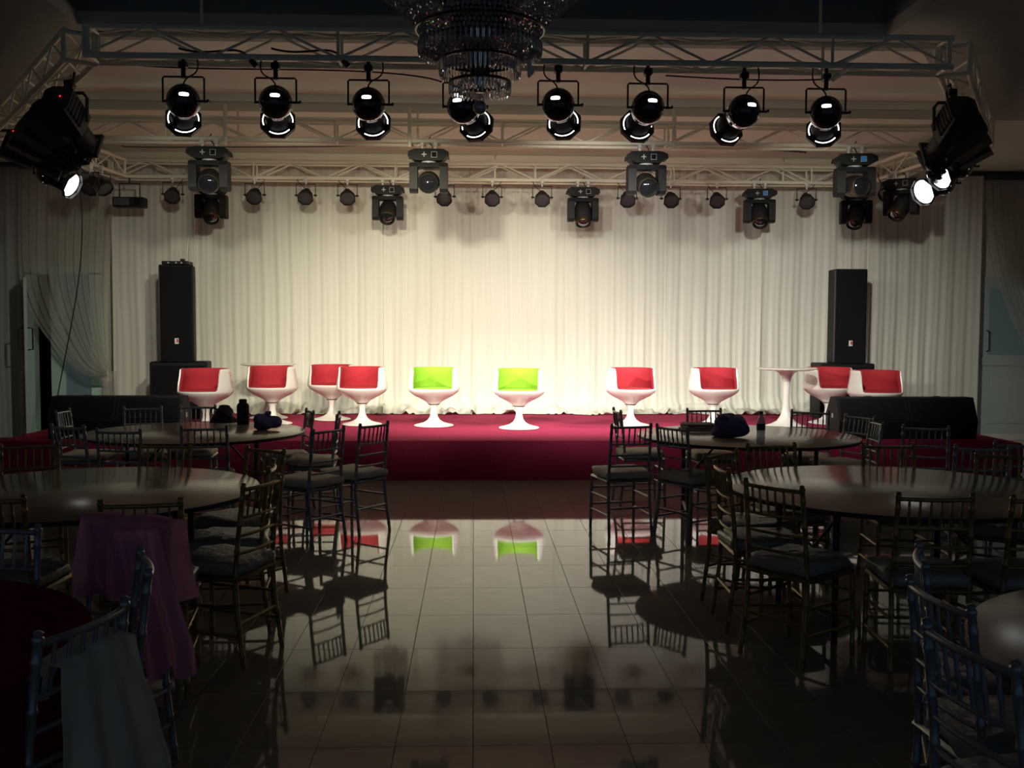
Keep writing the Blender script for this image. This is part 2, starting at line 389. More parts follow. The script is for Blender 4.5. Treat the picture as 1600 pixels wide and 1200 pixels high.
curtain(XL+.05, D(31, 450, 14.35).x, .03, 'grey-blue curtain panel at the left edge beside the open door', hem=False, seed=60, Y0=14.42, m=M_side)

def lerp_path(pts, t):
    L = [0]
    for a, b in zip(pts, pts[1:]): L.append(L[-1]+sqrt((a[0]-b[0])**2+(a[1]-b[1])**2))
    q = t*L[-1]
    for i in range(len(pts)-1):
        if q <= L[i+1]+1e-9:
            k = (q-L[i])/max(1e-9, L[i+1]-L[i]); return (pts[i][0]+(pts[i+1][0]-pts[i][0])*k, pts[i][1]+(pts[i+1][1]-pts[i][1])*k)
    return pts[-1]
def smooth_path(pts, it=3):
    for _ in range(it):
        q = [pts[0]]
        for a, b in zip(pts, pts[1:]): q += [(a[0]*.75+b[0]*.25, a[1]*.75+b[1]*.25), (a[0]*.25+b[0]*.75, a[1]*.25+b[1]*.75)]
        pts = q+[pts[-1]]
    return pts
def swag(left, right, Y, folds, label, m):
    # both edges are worked out on the plane of the door wall, in metres
    wl = smooth_path([(D(x, y, Y).x, D(x, y, Y).z) for x, y in left]); wr = smooth_path([(D(x, y, Y).x, D(x, y, Y).z) for x, y in right])
    def fn(u, v):
        a = lerp_path(wl, v); b = lerp_path(wr, v); g = v*v
        uu = u+.02*sin(u*20)*v
        x = a[0]+(b[0]-a[0])*uu; z = a[1]+(b[1]-a[1])*uu
        y = Y+.035*sin(u*2*pi*folds+1.5*sin(u*9))-.16*g*(sin(pi*u)*.7+.3)+.02*noise.noise(Vector((u*8, v*3, 1)))
        return (x, y, z)
    return tag(obj('tied_curtain', MB().grid(fn, 110, 60).mesh('tied_curtain', m, angle=180)), label, 'curtain')
t1 = swag([(29, 264), (27, 350), (29, 440), (52, 498), (85, 542), (122, 582), (150, 592), (172, 588)],
          [(180, 268), (172, 380), (168, 470), (170, 540), (174, 572)], 14.12, 11, 'sheer white drape swept aside and tied across the open left door', M_sheer)
o = obj('curtain_tail', MB().grid(lambda u, v: (D(173, 580, 14.05).x-.10+.18*u+.05*u*v, 14.08+.02*sin(u*25), D(173, 580, 14.05).z-(D(173, 580, 14.05).z-.06)*v), 24, 8).mesh('curtain_tail', M_sheer, angle=180), t1)
t2 = swag([(1538, 284), (1542, 380), (1556, 440), (1580, 505), (1612, 560), (1650, 590), (1668, 592)],
          [(1672, 284), (1672, 400), (1670, 500), (1670, 560), (1670, 578)], 14.2, 9, 'sheer drape swept to the right across the grey door', M_sheer)

# ------------------------------------------------------------------ lighting truss
ucyl = MB().lathe([(1, 0), (1, 1)], n=10, caps=True).mesh('truss_tube', M_truss)
def stick(name, a, b, r, parent):
    a, b = Vector(a), Vector(b); d = b-a
    q = Vector((0, 0, 1)).rotation_difference(d.normalized())
    return obj(name, ucyl, parent, M=Matrix.LocRotScale(a, q, Vector((r, r, d.length))))
TZ0, TS = 3.60, .21
def truss(p0, p1, label, bay=.46, s=TS):
    p0, p1 = Vector((*p0, TZ0)), Vector((*p1, TZ0)); d = p1-p0; L = d.length; d.normalize()
    n = Vector((-d.y, d.x, 0))
    root = thing('lighting_truss', label, 'truss', p0, 0, 'white box trusses of the lighting rig')
    up = Vector((0, 0, s)); h = n*(s/2); o0 = Vector((0, 0, 0))
    for off in (h, -h, h+up, -h+up): stick('chord', off, off+d*L, .023, root)
    k = max(2, int(round(L/bay))); k += k % 2; st_ = L/k
    for i in range(k):
        a, b = d*(i*st_), d*((i+1)*st_)
        for lo, hi in ((h, h+up), (-h, -h+up)):
            stick('brace', a+(lo if i % 2 == 0 else hi), b+(hi if i % 2 == 0 else lo), .010, root)
        lo, hi = (h, -h) if i % 2 == 0 else (-h, h)
        stick('brace', a+lo, b+hi, .010, root); stick('brace', a+lo+up, b+hi+up, .010, root)
    for i in range(0, k+1, 4):
        a = d*(i*st_)
        for off in (h, -h): stick('strut', a+off, a+off+up, .012, root)
        stick('strut', a+h, a-h, .012, root)
    for e in (d*.03, d*(L-.03)):
        for q0, q1 in ((h, -h), (h+up, -h+up), (h, h+up), (-h, -h+up)): stick('end_bar', e+q0, e+q1, .018, root)
    return root
FRONT, MID, REAR = 7.5, 10.65, 13.3
ax, bx = D(140, 110, FRONT).x, D(1478, 125, FRONT).x
truss((ax, FRONT), (bx, FRONT), 'nearest dark horizontal truss carrying the eight big par cans')
mt = truss((-4.95, MID), (5.55, MID), 'middle white truss carrying the four larger moving heads')
rt = truss((-4.72, REAR), (5.42, REAR), 'rear white truss in front of the curtain with the small round lights')
truss((ax-.10, FRONT+.08), (-4.78, MID-.2), 'slanting truss at the left with a packed row of black spotlights')
truss((bx+.10, FRONT+.08), (5.38, MID-.2), 'slanting truss at the right with a packed row of black spotlights')
truss((-4.86, MID+.12), (-4.62, REAR-.10), 'left side truss running back to the rear truss')
truss((5.46, MID+.12), (5.32, REAR-.10), 'right side truss running back to the rear truss')
for x in (352, 640, 1053):
    px = D(x, 200, MID-.14).x+4.95
    stick('hanger', (px, -.14, -.07), (px, -.14, ZC-TZ0), .020, mt)
    stick('hanger', (px+.07, .14, -.02), (px+.07, .14, ZC-TZ0), .014, mt)
for px in (1.2, 5.0, 8.9): stick('hanger', (px, .105, -.02), (px, .105, ZC-TZ0), .014, rt)
for ty in (FRONT,):
    for x in (-2.0, 2.6):
        o = tag(stick('truss_drop', (x, ty, TZ0+TS+.02), (x, ty, 4.75), .012, None), 'steel drop rod holding the nearest truss %s the chandelier' % ('left of' if x < 0 else 'right of'), 'rod')

# ------------------------------------------------------------------ fixtures
def rot_to(d, roll=0.0):               # local +Y looks along d, local X stays level
    d = Vector(d).normalized(); yaw = atan2(-d.x, d.y); pit = math.asin(d.z)
    return (Matrix.Rotation(yaw, 3, 'Z') @ Matrix.Rotation(pit, 3, 'X')).to_4x4()
MY = Matrix.Rotation(-pi/2, 4, 'X')    # lathe axis z -> +y

# par can meshes (axis +Y, pivot at origin near the dome)
dome_prof = [(.001, -.125)]+[(.125*sin(a), -.125*cos(a)) for a in [radians(k) for k in (10, 17, 30, 45, 60, 75, 90, 100)]]+[(.115, .05), (.098, .085), (.095, .10)]
par_dome = MB().lathe(dome_prof, 32, MY).mesh('dome', M_gloss, 50)
par_barrel = MB().lathe([(.095, .09), (.095, .255), (.0965, .262)], 32, MY).mesh('barrel', M_barrel, 40)
def gel_frame():
    b = MB(); n = 64; ri, r1, r2 = .096, .107, .1155
    def octo(a): 
        k = (a+pi/8) % (pi/4)-pi/8; return .140*cos(pi/8)/cos(k)
    def slot(k): return (k % 21) < 15
    for k in range(n):
        a, a2 = 2*pi*k/n, 2*pi*(k+1)/n
        for (f0, f1, hole) in ((lambda q: ri, lambda q: r1, False), (lambda q: r1, lambda q: r2, True), (lambda q: r2, octo, False)):
            if hole and slot(k): continue
            b.add([(f0(a)*cos(a), .262, f0(a)*sin(a)), (f1(a)*cos(a), .262, f1(a)*sin(a)), (f1(a2)*cos(a2), .262, f1(a2)*sin(a2)), (f0(a2)*cos(a2), .262, f0(a2)*sin(a2))], [(0, 1, 2, 3)])
        b.add([(octo(a)*cos(a), .262, octo(a)*sin(a)), (octo(a2)*cos(a2), .262, octo(a2)*sin(a2)), (octo(a2)*cos(a2), .300, octo(a2)*sin(a2)), (octo(a)*cos(a), .300, octo(a)*sin(a))], [(0, 1, 2, 3)])
    return b.mesh('gel_frame', M_black, 30)
par_frame = gel_frame()
par_lens = MB().lathe([(.0005, .274), (.06, .273), (.119, .266)], 32, MY).mesh('lens', M_lamp)
par_leak = MB().lathe([(.0005, -.1262), (.02, -.125), (.036, -.1208)], 20, MY @ Matrix.Diagonal((1, .62, 1, 1))).mesh('rear_opening', M_leak)
vb = MB()
for k in range(10):
    a = 2*pi*k/10
    vb.box(-.003, .003, .018, .03, .1205, .1225, Matrix.Rotation(a, 4, 'Y'))
par_vent = vb.mesh('vent_slots', M_tick, smooth=False)
yk = .165
par_yoke = MB().tube([(-.15, 0, -.01), (-.15, 0, yk), (-.14, 0, yk+.01), (.14, 0, yk+.01), (.15, 0, yk), (.15, 0, -.01)], .0075, 6).tube([(-.15, 0, 0), (-.118, 0, 0)], .01, 6).tube([(.15, 0, 0), (.118, 0, 0)], .01, 6).mesh('yoke', M_black)
par_clamp = MB().tube([(0, 0, yk), (0, 0, yk+.075)], .017, 8).bbox(-.03, .03, -.035, .035, yk+.07, yk+.12, .008).mesh('clamp', M_black)
par_knob = MB().tube([(.15, 0, 0), (.18, 0, 0)], .009, 8).bbox(.172, .186, -.025, .025, -.012, .012, .004).mesh('knob', M_black)
def bez(p, n=14):
    p = [Vector(q) for q in p]; out = []
    for i in range(n+1):
        t = i/n; q = p[:]
        while len(q) > 1: q = [a.lerp(b, t) for a, b in zip(q, q[1:])]
        out.append(q[0])
    return out
def par_can(pos, d, label, group, lit=True, watts=SPOT_W, col=(1, .95, .86), top=None, cone=36, blend=.75, yoke_rot=0.0, cable=None, lamp=True, leak=True):
    root = thing('par_can', label, 'stage light', pos, 0, group)
    R = rot_to(d)
    dome = obj('dome', par_dome, root, M=R)
    obj('barrel', par_barrel, dome); obj('gel_frame', par_frame, dome)
    if lit:
        obj('lens', par_lens, dome)
        obj('vent_slots', par_vent, dome)['kind'] = 'stuff'
        if leak: obj('rear_opening', par_leak, dome, M=Matrix.Rotation(radians(6), 4, 'X'))
    obj('knob', par_knob, root, rot=(0, 0, yoke_rot))
    obj('yoke', par_yoke, root, rot=(0, 0, yoke_rot))
    k = ((top if top is not None else TZ0)-pos[2])-(yk+.12)
    obj('clamp', par_clamp, root, loc=(0, 0, 0), rot=(0, 0, yoke_rot))
    hz = yk+.12+max(k, 0)-.01
    if k > .005: obj('drop_rod', MB().tube([(0, 0, yk+.10), (0, 0, hz+.04)], .014, 8).mesh('drop_rod', M_black), root)
    r_ = Vector(d).normalized()*-.12
    s_ = random.choice((-1, 1))
    cb = cable or [(r_.x*.3, r_.y*.3, .115), (r_.x*.4+.02*s_, r_.y*.4, .2), (s_*.14, -.02, .15), (s_*.1, 0, hz+.02)]
    obj('power_lead', MB().tube(bez(cb), .006, 6).mesh('power_lead', M_cable), root)
    if lit and watts:
        ld = bpy.data.lights.new('par_beam', 'SPOT'); ld.energy = watts; ld.color = col
        ld.spot_size = radians(cone); ld.spot_blend = blend; ld.shadow_soft_size = .06
        lo = obj('par_beam', ld, root)
        dv = Vector(d).normalized(); lo.location = dv*.33; lo.rotation_euler = dv.to_track_quat('-Z', 'Y').to_euler()
    return root
GP = 'eight par cans along the nearest truss'
# (dome x, dome y, sideways slope, label, watts factor, colour)
pars = [(287, 158, -.30, 'leftmost big glossy black par can on the nearest truss', .42, (1, .96, .80)),
        (431, 160, -.14, 'second big par can from the left on the nearest truss', .78, (1, .94, .74)),
        (576, 163, .03, 'third big par can from the left, left of the chandelier', 1.45, (1, .90, .66)),
        (724, 167, .40, 'big par can half hidden below the crystal chandelier', .6, (1, .96, .88)),
        (872, 164, .26, 'first big par can right of the chandelier', .6, (1, .96, .90)),
        (1012, 168, -.14, 'second big par can right of the chandelier, aimed left', .65, (1, .95, .82)),
        (1162, 174, -.26, 'par can tilted most sharply left, third right of the chandelier', .65, (1, .94, .80)),
        (1290, 176, .30, 'rightmost big glossy black par can on the nearest truss', .9, (1, .97, .86))]
for x, y, sl, lab, wf, colr in pars:
    p = D(x, y, FRONT-.04)
    par_can((p.x, FRONT-.04, p.z), (sl, 1, -.33), lab, GP, watts=SPOT_W*wf, col=colr, cone=58, blend=1.0)

# profile spotlights packed on the two slanting trusses
pf_body = MB()
pf_body.prism([(-.10, -.11), (.10, -.11), (.12, -.06), (.12, .10), (.07, .14), (-.07, .14), (-.12, .10), (-.12, -.06)], 'y', -.22, .08)
pf_body = pf_body.mesh('housing', M_black, 30)
pf_barrel = MB().lathe([(.085, .07), (.085, .12), (.095, .125), (.095, .30), (.085, .305), (.02, .29)], 24, MY).mesh('barrel', M_black, 40)
pf_frame = MB().bbox(-.115, .115, .30, .335, -.115, -.085, .004).bbox(-.115, .115, .30, .335, .085, .115, .004).bbox(-.115, -.085, .30, .335, -.085, .085, .004).bbox(.085, .115, .30, .335, -.085, .085, .004).mesh('colour_frame', M_black)
pf_lens = MB().lathe([(.0005, .275), (.05, .272), (.084, .26)], 24, MY).mesh('lens', M_lens)
pf_yoke = MB().tube([(-.14, .02, -.02), (-.145, .02, .17), (-.11, .02, .21), (.11, .02, .21), (.145, .02, .17), (.14, .02, -.02)], .014, 6).mesh('yoke', M_black)
pf_clamp = MB().tube([(0, .02, .20), (0, .02, .27)], .014, 8).bbox(-.035, .035, -.02, .06, .25, .32, .008).mesh('clamp', M_black)
pf_fins = MB()
for k in range(5): pf_fins.box(-.125, .125, -.20+k*.045, -.185+k*.045, -.09, .09)
pf_fins = pf_fins.mesh('cooling_fins', M_grey, smooth=False)
pf_led = MB().blob((.03, -.225, .03), (.008, .006, .008), nu=8, nv=6).mesh('indicator', M_redled)
def profile(pos, target, label, group, led=False, watts=None):
    d = (Vector(target)-Vector(pos)).normalized()
    root = thing('profile_spotlight', label, 'stage light', pos, 0, group); R = rot_to(d)
    h = obj('housing', pf_body, root, M=R)
    obj('cooling_fins', pf_fins, h)
    if led: obj('indicator', pf_led, h)
    b = obj('barrel', pf_barrel, root, M=R); obj('colour_frame', pf_frame, b); obj('lens', pf_lens, b)
    yaw = atan2(-d[0], d[1])
    obj('yoke', pf_yoke, root, rot=(0, 0, yaw)); obj('clamp', pf_clamp, root, rot=(0, 0, yaw))
    cb = [(-.1*d[0], -.2*d[1], .1), (-.25, -.1, .25), (.1, .05, .18), (0, .05, .36)]
    obj('power_lead', MB().tube(bez(cb), .007, 6).mesh('power_lead', M_cable), root)
    ld = bpy.data.lights.new('profile_beam', 'SPOT'); ld.energy = watts or PROFILE_W; ld.color = (1, .96, .83)
    ld.spot_size = radians(36); ld.spot_blend = 1.0; ld.shadow_soft_size = .07
    lo = obj('profile_beam', ld, root); lo.location = d*.35; lo.rotation_euler = d.to_track_quat('-Z', 'Y').to_euler()
    return root
GL = 'black profile spotlights packed along the left slanting truss'
GR = 'black profile spotlights packed along the right slanting truss'
ordl = ['nearest', 'second', 'third', 'fourth', 'farthest']; ordr = ['nearest', 'second', 'third', 'farthest']
LA, LB = Vector((ax-.02, FRONT+.05)), Vector((-4.69, MID-.2)); RA, RB = Vector((bx+.02, FRONT+.05)), Vector((5.29, MID-.2))
for i in range(5):
    q = LA.lerp(LB, .22+.145*i); profile((q.x, q.y, 3.30), (-2.6+1.2*i, 12.6, .6), '%s black profile spotlight on the left slanting truss' % ordl[i], GL, led=(i in (0, 3)), watts=PROFILE_W*(.3, .3, .8, 2.4, 3.4)[i])
    if i == 4: continue
    q = RA.lerp(RB, .20+.14*i); profile((q.x, q.y, 3.30), (3.8-1.2*i, 12.6, .6), '%s black profile spotlight on the right slanting truss' % ordr[i], GR, led=(i == 2), watts=PROFILE_W*(.4, .8, 2.4, 3.6)[i])
q = LA.lerp(LB, .90)
def aim_par(x, y, Y, d, label, watts, grp):
    p = D(x, y, Y)-Vector(d).normalized()*.275; r_ = par_can((p.x, p.y, p.z), d, label, grp, watts=watts, col=(1, .97, .93), cone=50, leak=False)
    A, B = (LA, LB) if p.x < 0 else (RA, RB); t = max(0, min(.98, (p.xy-A).dot(B-A)/(B-A).length_squared)); q = A.lerp(B, t)
    obj('hanging_arm', MB().tube([(0, 0, yk+.09), (0, 0, TZ0-.03-p.z), (q.x-p.x, q.y-p.y, TZ0-p.z), (q.x-p.x+math.copysign(.2, p.x), q.y-p.y, TZ0-p.z)], .015, 8).mesh('hanging_arm', M_black), r_)
    return r_
GS = 'lit par cans on the slanting trusses'
aim_par(112, 290, 10.35, (.80, -.12, -.42), 'lit par can at the far end of the left slanting truss', 0, GS)
aim_par(1443, 300, 9.75, (-.80, -.34, -.36), 'lit par can with bright round lens on the right slanting truss', 0, GS)
aim_par(1469, 276, 9.45, (-.80, -.30, -.40), 'smaller-looking lit par can above the brightest right one', 0, GS)

# small LED pars
lp_body = MB().lathe([(.012, -.125), (.03, -.12), (.05, -.10), (.062, -.06), (.085, -.02), (.10, .02), (.104, .07), (.098, .075)], 8, MY @ Matrix.Rotation(pi/8, 4, 'Z')).mesh('housing', M_grey, 30)
lp_face = MB().lathe([(.0005, .066), (.06, .066), (.10, .062)], 8, MY @ Matrix.Rotation(pi/8, 4, 'Z')).mesh('lens_face', M_face)
lp_rim = MB().lathe([(.099, .06), (.108, .062), (.108, .082), (.099, .082)], 8, MY @ Matrix.Rotation(pi/8, 4, 'Z')).mesh('rim', M_black, 30)
lp_yoke = MB().tube([(-.125, 0, -.02), (-.125, 0, .145), (.125, 0, .145), (.125, 0, -.02)], .007, 6).mesh('yoke', M_black)
lp_knob = MB().tube([(.145, 0, 0), (.10, 0, 0)], .011, 8).mesh('pivot_knob', M_black)
lp_clamp = MB().tube([(0, 0, .14), (0, 0, .19)], .013, 8).bbox(-.022, .022, -.03, .03, .18, .23, .006).mesh('clamp', M_logo_w)
def led_par(pos, d, label, group='small round LED lights along the rear truss'):
    root = thing('led_par', label, 'stage light', pos, 0, group)
    h = obj('housing', lp_body, root, M=rot_to(d)); obj('lens_face', lp_face, h); obj('rim', lp_rim, h)
    yaw = atan2(-d[0], d[1])+pi
    for n_, me in (('yoke', lp_yoke), ('pivot_knob', lp_knob), ('clamp', lp_clamp)): obj(n_, me, root, rot=(0, 0, yaw))
    for n_, me in (('pivot_knob', lp_knob),): obj(n_, me, root, rot=(0, 0, yaw+pi))
    s_ = random.choice((-1, 1))
    obj('power_lead', MB().tube(bez([(0, .09, .05), (0, .14, .12), (.12*s_, .05, .14), (.14*s_, .02, .26)]), .005, 6).mesh('power_lead', M_cable), root)
    return root
leds = [(270, 311, .1, 'small round LED light left of the stacked moving heads'), (398, 312, 0, 'small round LED light first right of the stacked left moving heads'),
        (478, 313, 0, 'small round LED light midway between the two left moving heads'), (543, 314, .1, 'small round LED light just left of the rear head with a white glint'),
        (695, 318, -.1, 'small round LED light partly behind the left centre moving head'), (769, 317, 0, 'small round LED light directly below the chandelier'),
        (847, 318, 0, 'small round LED light left of the centre rear moving head'), (980, 319, 0, 'small round LED light partly behind the right centre moving head'),
        (1048, 319, 0, 'small round LED light just right of the right centre moving head'), (1120, 321, -.1, 'small round LED light left of the rear head with blue display'),
        (1260, 319, -.1, 'small round LED light rightmost on the rear truss')]
for x, y, sl, lab in leds:
    p = D(x, y-6, REAR-.105); led_par((p.x, REAR-.105, TZ0-.225), (sl, -.75, -.62), lab)
p = D(160, 300, 12.4); led_par((p.x, 12.4, TZ0-.235), (.55, -.3, -.6), 'dark round LED light on the left side truss, higher one', 'dark LED lights on the side trusses')
p = D(142, 316, 11.9); led_par((p.x, 11.9, TZ0-.30), (-.2, -.5, -.8), 'dark round LED light on the left side truss above the hanging cable', 'dark LED lights on the side trusses')
p = D(1388, 315, 12.4); led_par((p.x, 12.4, TZ0-.235), (-.6, -.3, -.55), 'dark round LED light on the right side truss, pointing left', 'dark LED lights on the side trusses')

# moving heads
mh_base = MB().prism([(-.13, -.09), (-.17, -.10), (-.21, -.12), (-.215, -.165), (-.19, -.16), (-.15, -.20), (-.12, -.21), (.12, -.21), (.15, -.20), (.19, -.16), (.215, -.165), (.21, -.12), (.17, -.10), (.13, -.09)], 'y', -.11, .13).mesh('base', M_grey, 30)
mh_clamp = MB().tube([(0, 0, -.10), (0, 0, -.03)], .014, 8).bbox(-.02, .02, -.03, .03, -.045, .0, .006).mesh('clamp', M_logo_w)
mh_nub = MB().tube([(0, 0, -.11), (0, 0, -.075)], .016, 8).mesh('foot', M_black)
mh_disp = MB().bbox(.035, .085, -.114, -.108, -.175, -.125, .002).mesh('display', M_disp)
mh_dispf = MB().box(.034, .086, -.1125, -.1095, -.124, -.120).box(.034, .086, -.1125, -.1095, -.180, -.176).box(.030, .034, -.1125, -.1095, -.180, -.12).box(.086, .09, -.1125, -.1095, -.180, -.12).mesh('display_frame', M_key, smooth=False)
mh_dispb = MB().bbox(.035, .085, -.114, -.108, -.175, -.125, .002).mesh('display', M_dispblue)
mh_keys = MB().box(-.07, -.02, -.114, -.108, -.155, -.145).box(-.05, -.04, -.114, -.108, -.175, -.125).mesh('cross_keys', M_key, smooth=False)
mh_neck = MB().lathe([(.07, -.235), (.075, -.205)], 20, caps=True).mesh('swivel', M_key)
arm_poly = [(-.07, -.23), (.08, -.23), (.10, -.27), (.10, -.50), (.07, -.53), (-.06, -.53), (-.09, -.50), (-.09, -.27)]
mh_armL = MB().prism(arm_poly, 'x', -.20, -.115).mesh('yoke_arm', M_grey, 25)
mh_armR = MB().prism(arm_poly, 'x', .115, .20).mesh('yoke_arm', M_grey, 25)
mh_bridge = MB().prism([(-.07, -.225), (.08, -.225), (.09, -.275), (-.08, -.275)], 'x', -.185, .185).mesh('yoke_bridge', M_grey, 25)
mh_head = MB().lathe([(.001, -.17), (.07, -.165), (.095, -.13), (.112, -.06), (.115, .04), (.108, .12), (.100, .165), (.093, .17), (.088, .15)], 28, MY).mesh('head', M_black, 35)
mh_ring = MB().lathe([(.088, .14), (.1, .168), (.106, .160), (.109, .12)], 28, MY).mesh('lens_ring', M_brass)
mh_lens = MB().lathe([(.0005, .178), (.03, .175), (.06, .165), (.089, .143)], 28, MY).mesh('lens', M_lens)
def moving_head(pos, d, rotz, label, group, blue=False):
    root = thing('moving_head', label, 'stage light', pos, rotz, group)
    b = obj('base', mh_base, root)
    obj('display', mh_dispb if blue else mh_disp, b); obj('display_frame', mh_dispf, b); obj('cross_keys', mh_keys, b)
    for s_ in (-1, 1):
        obj('clamp', mh_clamp, root, (s_*.07, 0, 0)); obj('foot', mh_nub, b, (s_*.15, 0, 0))
    obj('swivel', mh_neck, root); obj('yoke_bridge', mh_bridge, root); obj('yoke_arm', mh_armL, root); obj('yoke_arm', mh_armR, root)
    h = obj('head', mh_head, root, M=Matrix.Translation((0, 0, -.42)) @ rot_to(d)); obj('lens_ring', mh_ring, h); obj('lens', mh_lens, h)
    obj('power_lead', MB().tube(bez([(.03, .06, -.09), (.06, .08, .0), (-.05, .05, -.02), (.02, .02, .06)]), .006, 6).mesh('power_lead', M_cable), root)
    return root
GM, GN = 'larger moving heads on the middle truss', 'moving heads on the rear truss'
for x, d, rz, lab, bl in ((327, (.1, -.72, -.30), .03, 'moving head on the middle truss at the left', False), (670, (0, -.9, -.2), 0, 'moving head on the middle truss left of centre with two bright glints', False),
                      (1010, (0, -.85, -.32), 0, 'moving head on the middle truss right of centre', False), (1336, (.15, -.8, -.10), -.08, 'moving head on the middle truss at the right with blue display', True)):
    p = D(x, 240, MID-.105); moving_head((p.x, MID-.105, TZ0-.008), d, rz, lab, GM, bl)
for x, d, rz, lab, bl in ((330, (.1, -.55, -.7), .05, 'rear moving head hanging below the left middle-truss head', False), (606, (0, -.7, -.6), 0, 'rear moving head with one white glint, left of centre', False),
                      (911, (0, -.45, -.9), 0, 'rear moving head pointing almost straight down near the centre', False), (1187, (0, -.6, -.75), -.12, 'rear moving head with bluish display, right of centre', True),
                      (1338, (-.2, -.5, -.8), -.2, 'rear moving head half hidden behind the right middle-truss head', False)):
    p = D(x, 292, REAR-.105); moving_head((p.x, REAR-.105, TZ0-.008), d, rz, lab, GN, bl)
p = D(1412, 300, 12.2); moving_head((5.29, 12.2, TZ0-.008), (-.3, -.5, -.75), -.6, 'dark moving head on the right side truss beside the lit lamp', 'dark heads on the side trusses')

# flood box left of the LED row
p = D(203, 316, REAR-.1)
root = thing('flood_light', 'flat box flood light in a yoke at the left end of the rear truss', 'stage light', (p.x, REAR-.1, p.z))
obj('housing', MB().bbox(-.20, .20, -.09, .10, -.07, .06, .012).mesh('housing', M_grey), root)
obj('reflector', MB().bbox(-.18, .02, -.096, -.088, -.05, .045, .003).mesh('reflector', M_face), root)
obj('lens', MB().lathe([(.0005, 0), (.045, .0), (.05, -.008)], 20, Matrix.Translation((.11, -.094, 0)) @ Matrix.Rotation(pi/2, 4, 'X')).mesh('lens', M_lens), root)
obj('yoke', MB().tube([(-.13, 0, 0), (-.13, 0, .24), (.13, 0, .24), (.13, 0, 0)], .010, 6).mesh('yoke', M_black), root)
obj('clamp', MB().tube([(0, 0, .24), (0, 0, TZ0-p.z-.02)], .012, 8).mesh('clamp', M_black), root)

# loose cables
def cable(pts, label, r=.006, plug=False):
    root = tag(obj('power_cable', MB().tube(bez(pts, 24), r, 6).mesh('power_cable', M_cable)), label, 'cable')
    if plug:
        a, b = Vector(pts[-1]), Vector(pts[-1])+Vector((.06, 0, -.075)); obj('plug', MB().tube([a, a.lerp(b, .3), a.lerp(b, .35), b], [.014, .016, .023, .02], 8).mesh('plug', M_black), root)
cable([(-4.66, 11.9, 3.6), D(140, 350, 12), D(128, 440, 12.1), D(108, 520, 12.3), D(86, 640, 12.5)], 'thin black cable hanging down from the left side truss', .007)
for x, lab in ((388, 'black plug cable dangling under the nearest truss, left one'), (532, 'black plug cable dangling under the nearest truss, second one')):
    p = D(x, 88, FRONT-.1); cable([p+Vector((-.5, 0, .05)), p+Vector((-.25, 0, -.02)), p+Vector((-.1, 0, .1)), p], lab, .008, True)
cable([D(150, 95, 8.0), D(300, 118, 8.0), D(500, 100, 7.6), D(650, 112, 7.6), D(690, 128, 7.5)], 'black cable sagging under the nearest truss left of the chandelier')
cable([D(1040, 118, 7.5), D(1100, 122, 7.5), D(1200, 128, 7.6), D(1290, 124, 7.6)], 'black cable sagging under the nearest truss on the right')
cable([D(190, 228, 10.75), D(210, 233, 10.75), D(330, 226, 10.8), D(480, 234, 10.8), D(620, 225, 10.75)], 'black cable lying along the left half of the middle truss', .006)
cable([D(850, 222, 10.75), D(1000, 236, 10.75), D(1150, 228, 10.8), D(1260, 238, 10.75)], 'black cable lying along the right half of the middle truss', .010)
for sgn, A, B, lab in ((-1, LA, LB, 'left'), (1, RA, RB, 'right')):
    for k in range(3):
        a, b = A.lerp(B, .15+.22*k), A.lerp(B, .38+.22*k)
        pts = [(a.x, a.y, 3.62)]+[(a.x+(b.x-a.x)*t+random.uniform(-.2, .2), a.y+(b.y-a.y)*t+random.uniform(-.1, .1), 3.40+random.uniform(-.1, .25)) for t in (.2, .4, .6, .8)]+[(b.x, b.y, 3.62)]
        cable(pts, '%s tangle of black cable on the %s slanting truss' % (('nearest', 'middle', 'farthest')[k], lab), .010)

# ------------------------------------------------------------------ chandelier
CY = 5.2; cxp = D(750, 100, CY).x
ch = thing('chandelier', 'tiered crystal chandelier hanging from the dark ceiling recess', 'chandelier', (cxp, CY, 4.75))
def zz(y): return D(750, y, CY).z-4.75
obj('stem', MB().tube([(0, 0, 0), (0, 0, -1.9)], .02, 10).lathe([(.001, 0), (.10, 0), (.09, -.03), (.03, -.06)], 20).mesh('stem', M_brass), ch)
zb = zz(168); z4, z3, z2, z1 = zb+.06, zb+.15, zb+.27, zb+.43
tiers = [(.155, z4+.065), (.205, z3+.085), (.30, z2+.05), (.33, z2+.12), (.52, z1+.16), (.52, z1+.36)]
for r, z in tiers:
    obj('hoop', MB().tube([(r*cos(a), r*sin(a), z) for a in [2*pi*k/48 for k in range(48)]], .008, 6, closed=True).mesh('hoop', M_brass), ch)
obj('basket', MB().lathe([(.001, z4+.09), (.05, z4+.09), (.06, z3+.10), (.09, z3+.11), (.10, z2+.04), (.15, z2+.08), (.16, z2+.19), (.20, z1+.06), (.36, z1+.20), (.38, z1+.42), (.02, z1+.55)], 40).mesh('basket', M_brass), ch)
def bead(mb, p, r, h):
    x, y, z = p
    mb.add([(x+r, y, z), (x, y+r, z), (x-r, y, z), (x, y-r, z), (x, y, z+h), (x, y, z-h)], [(0,1,4),(1,2,4),(2,3,4),(3,0,4),(1,0,5),(2,1,5),(3,2,5),(0,3,5)])
bm_ = MB()
def beads(r0, z0, r1, z1_, rows, sp=.022, r=.0105):
    for j in range(rows):
        t = j/max(1, rows-1); R = r0+(r1-r0)*t; z = z0+(z1_-z0)*t; n = int(2*pi*R/sp); ph = random.random()
        for k in range(n):
            a = 2*pi*(k+ph)/n; q = R+random.uniform(-.004, .004)
            bead(bm_, (q*cos(a), q*sin(a), z+random.uniform(-.004, .004)), r*random.uniform(.75, 1.1), r*1.25)
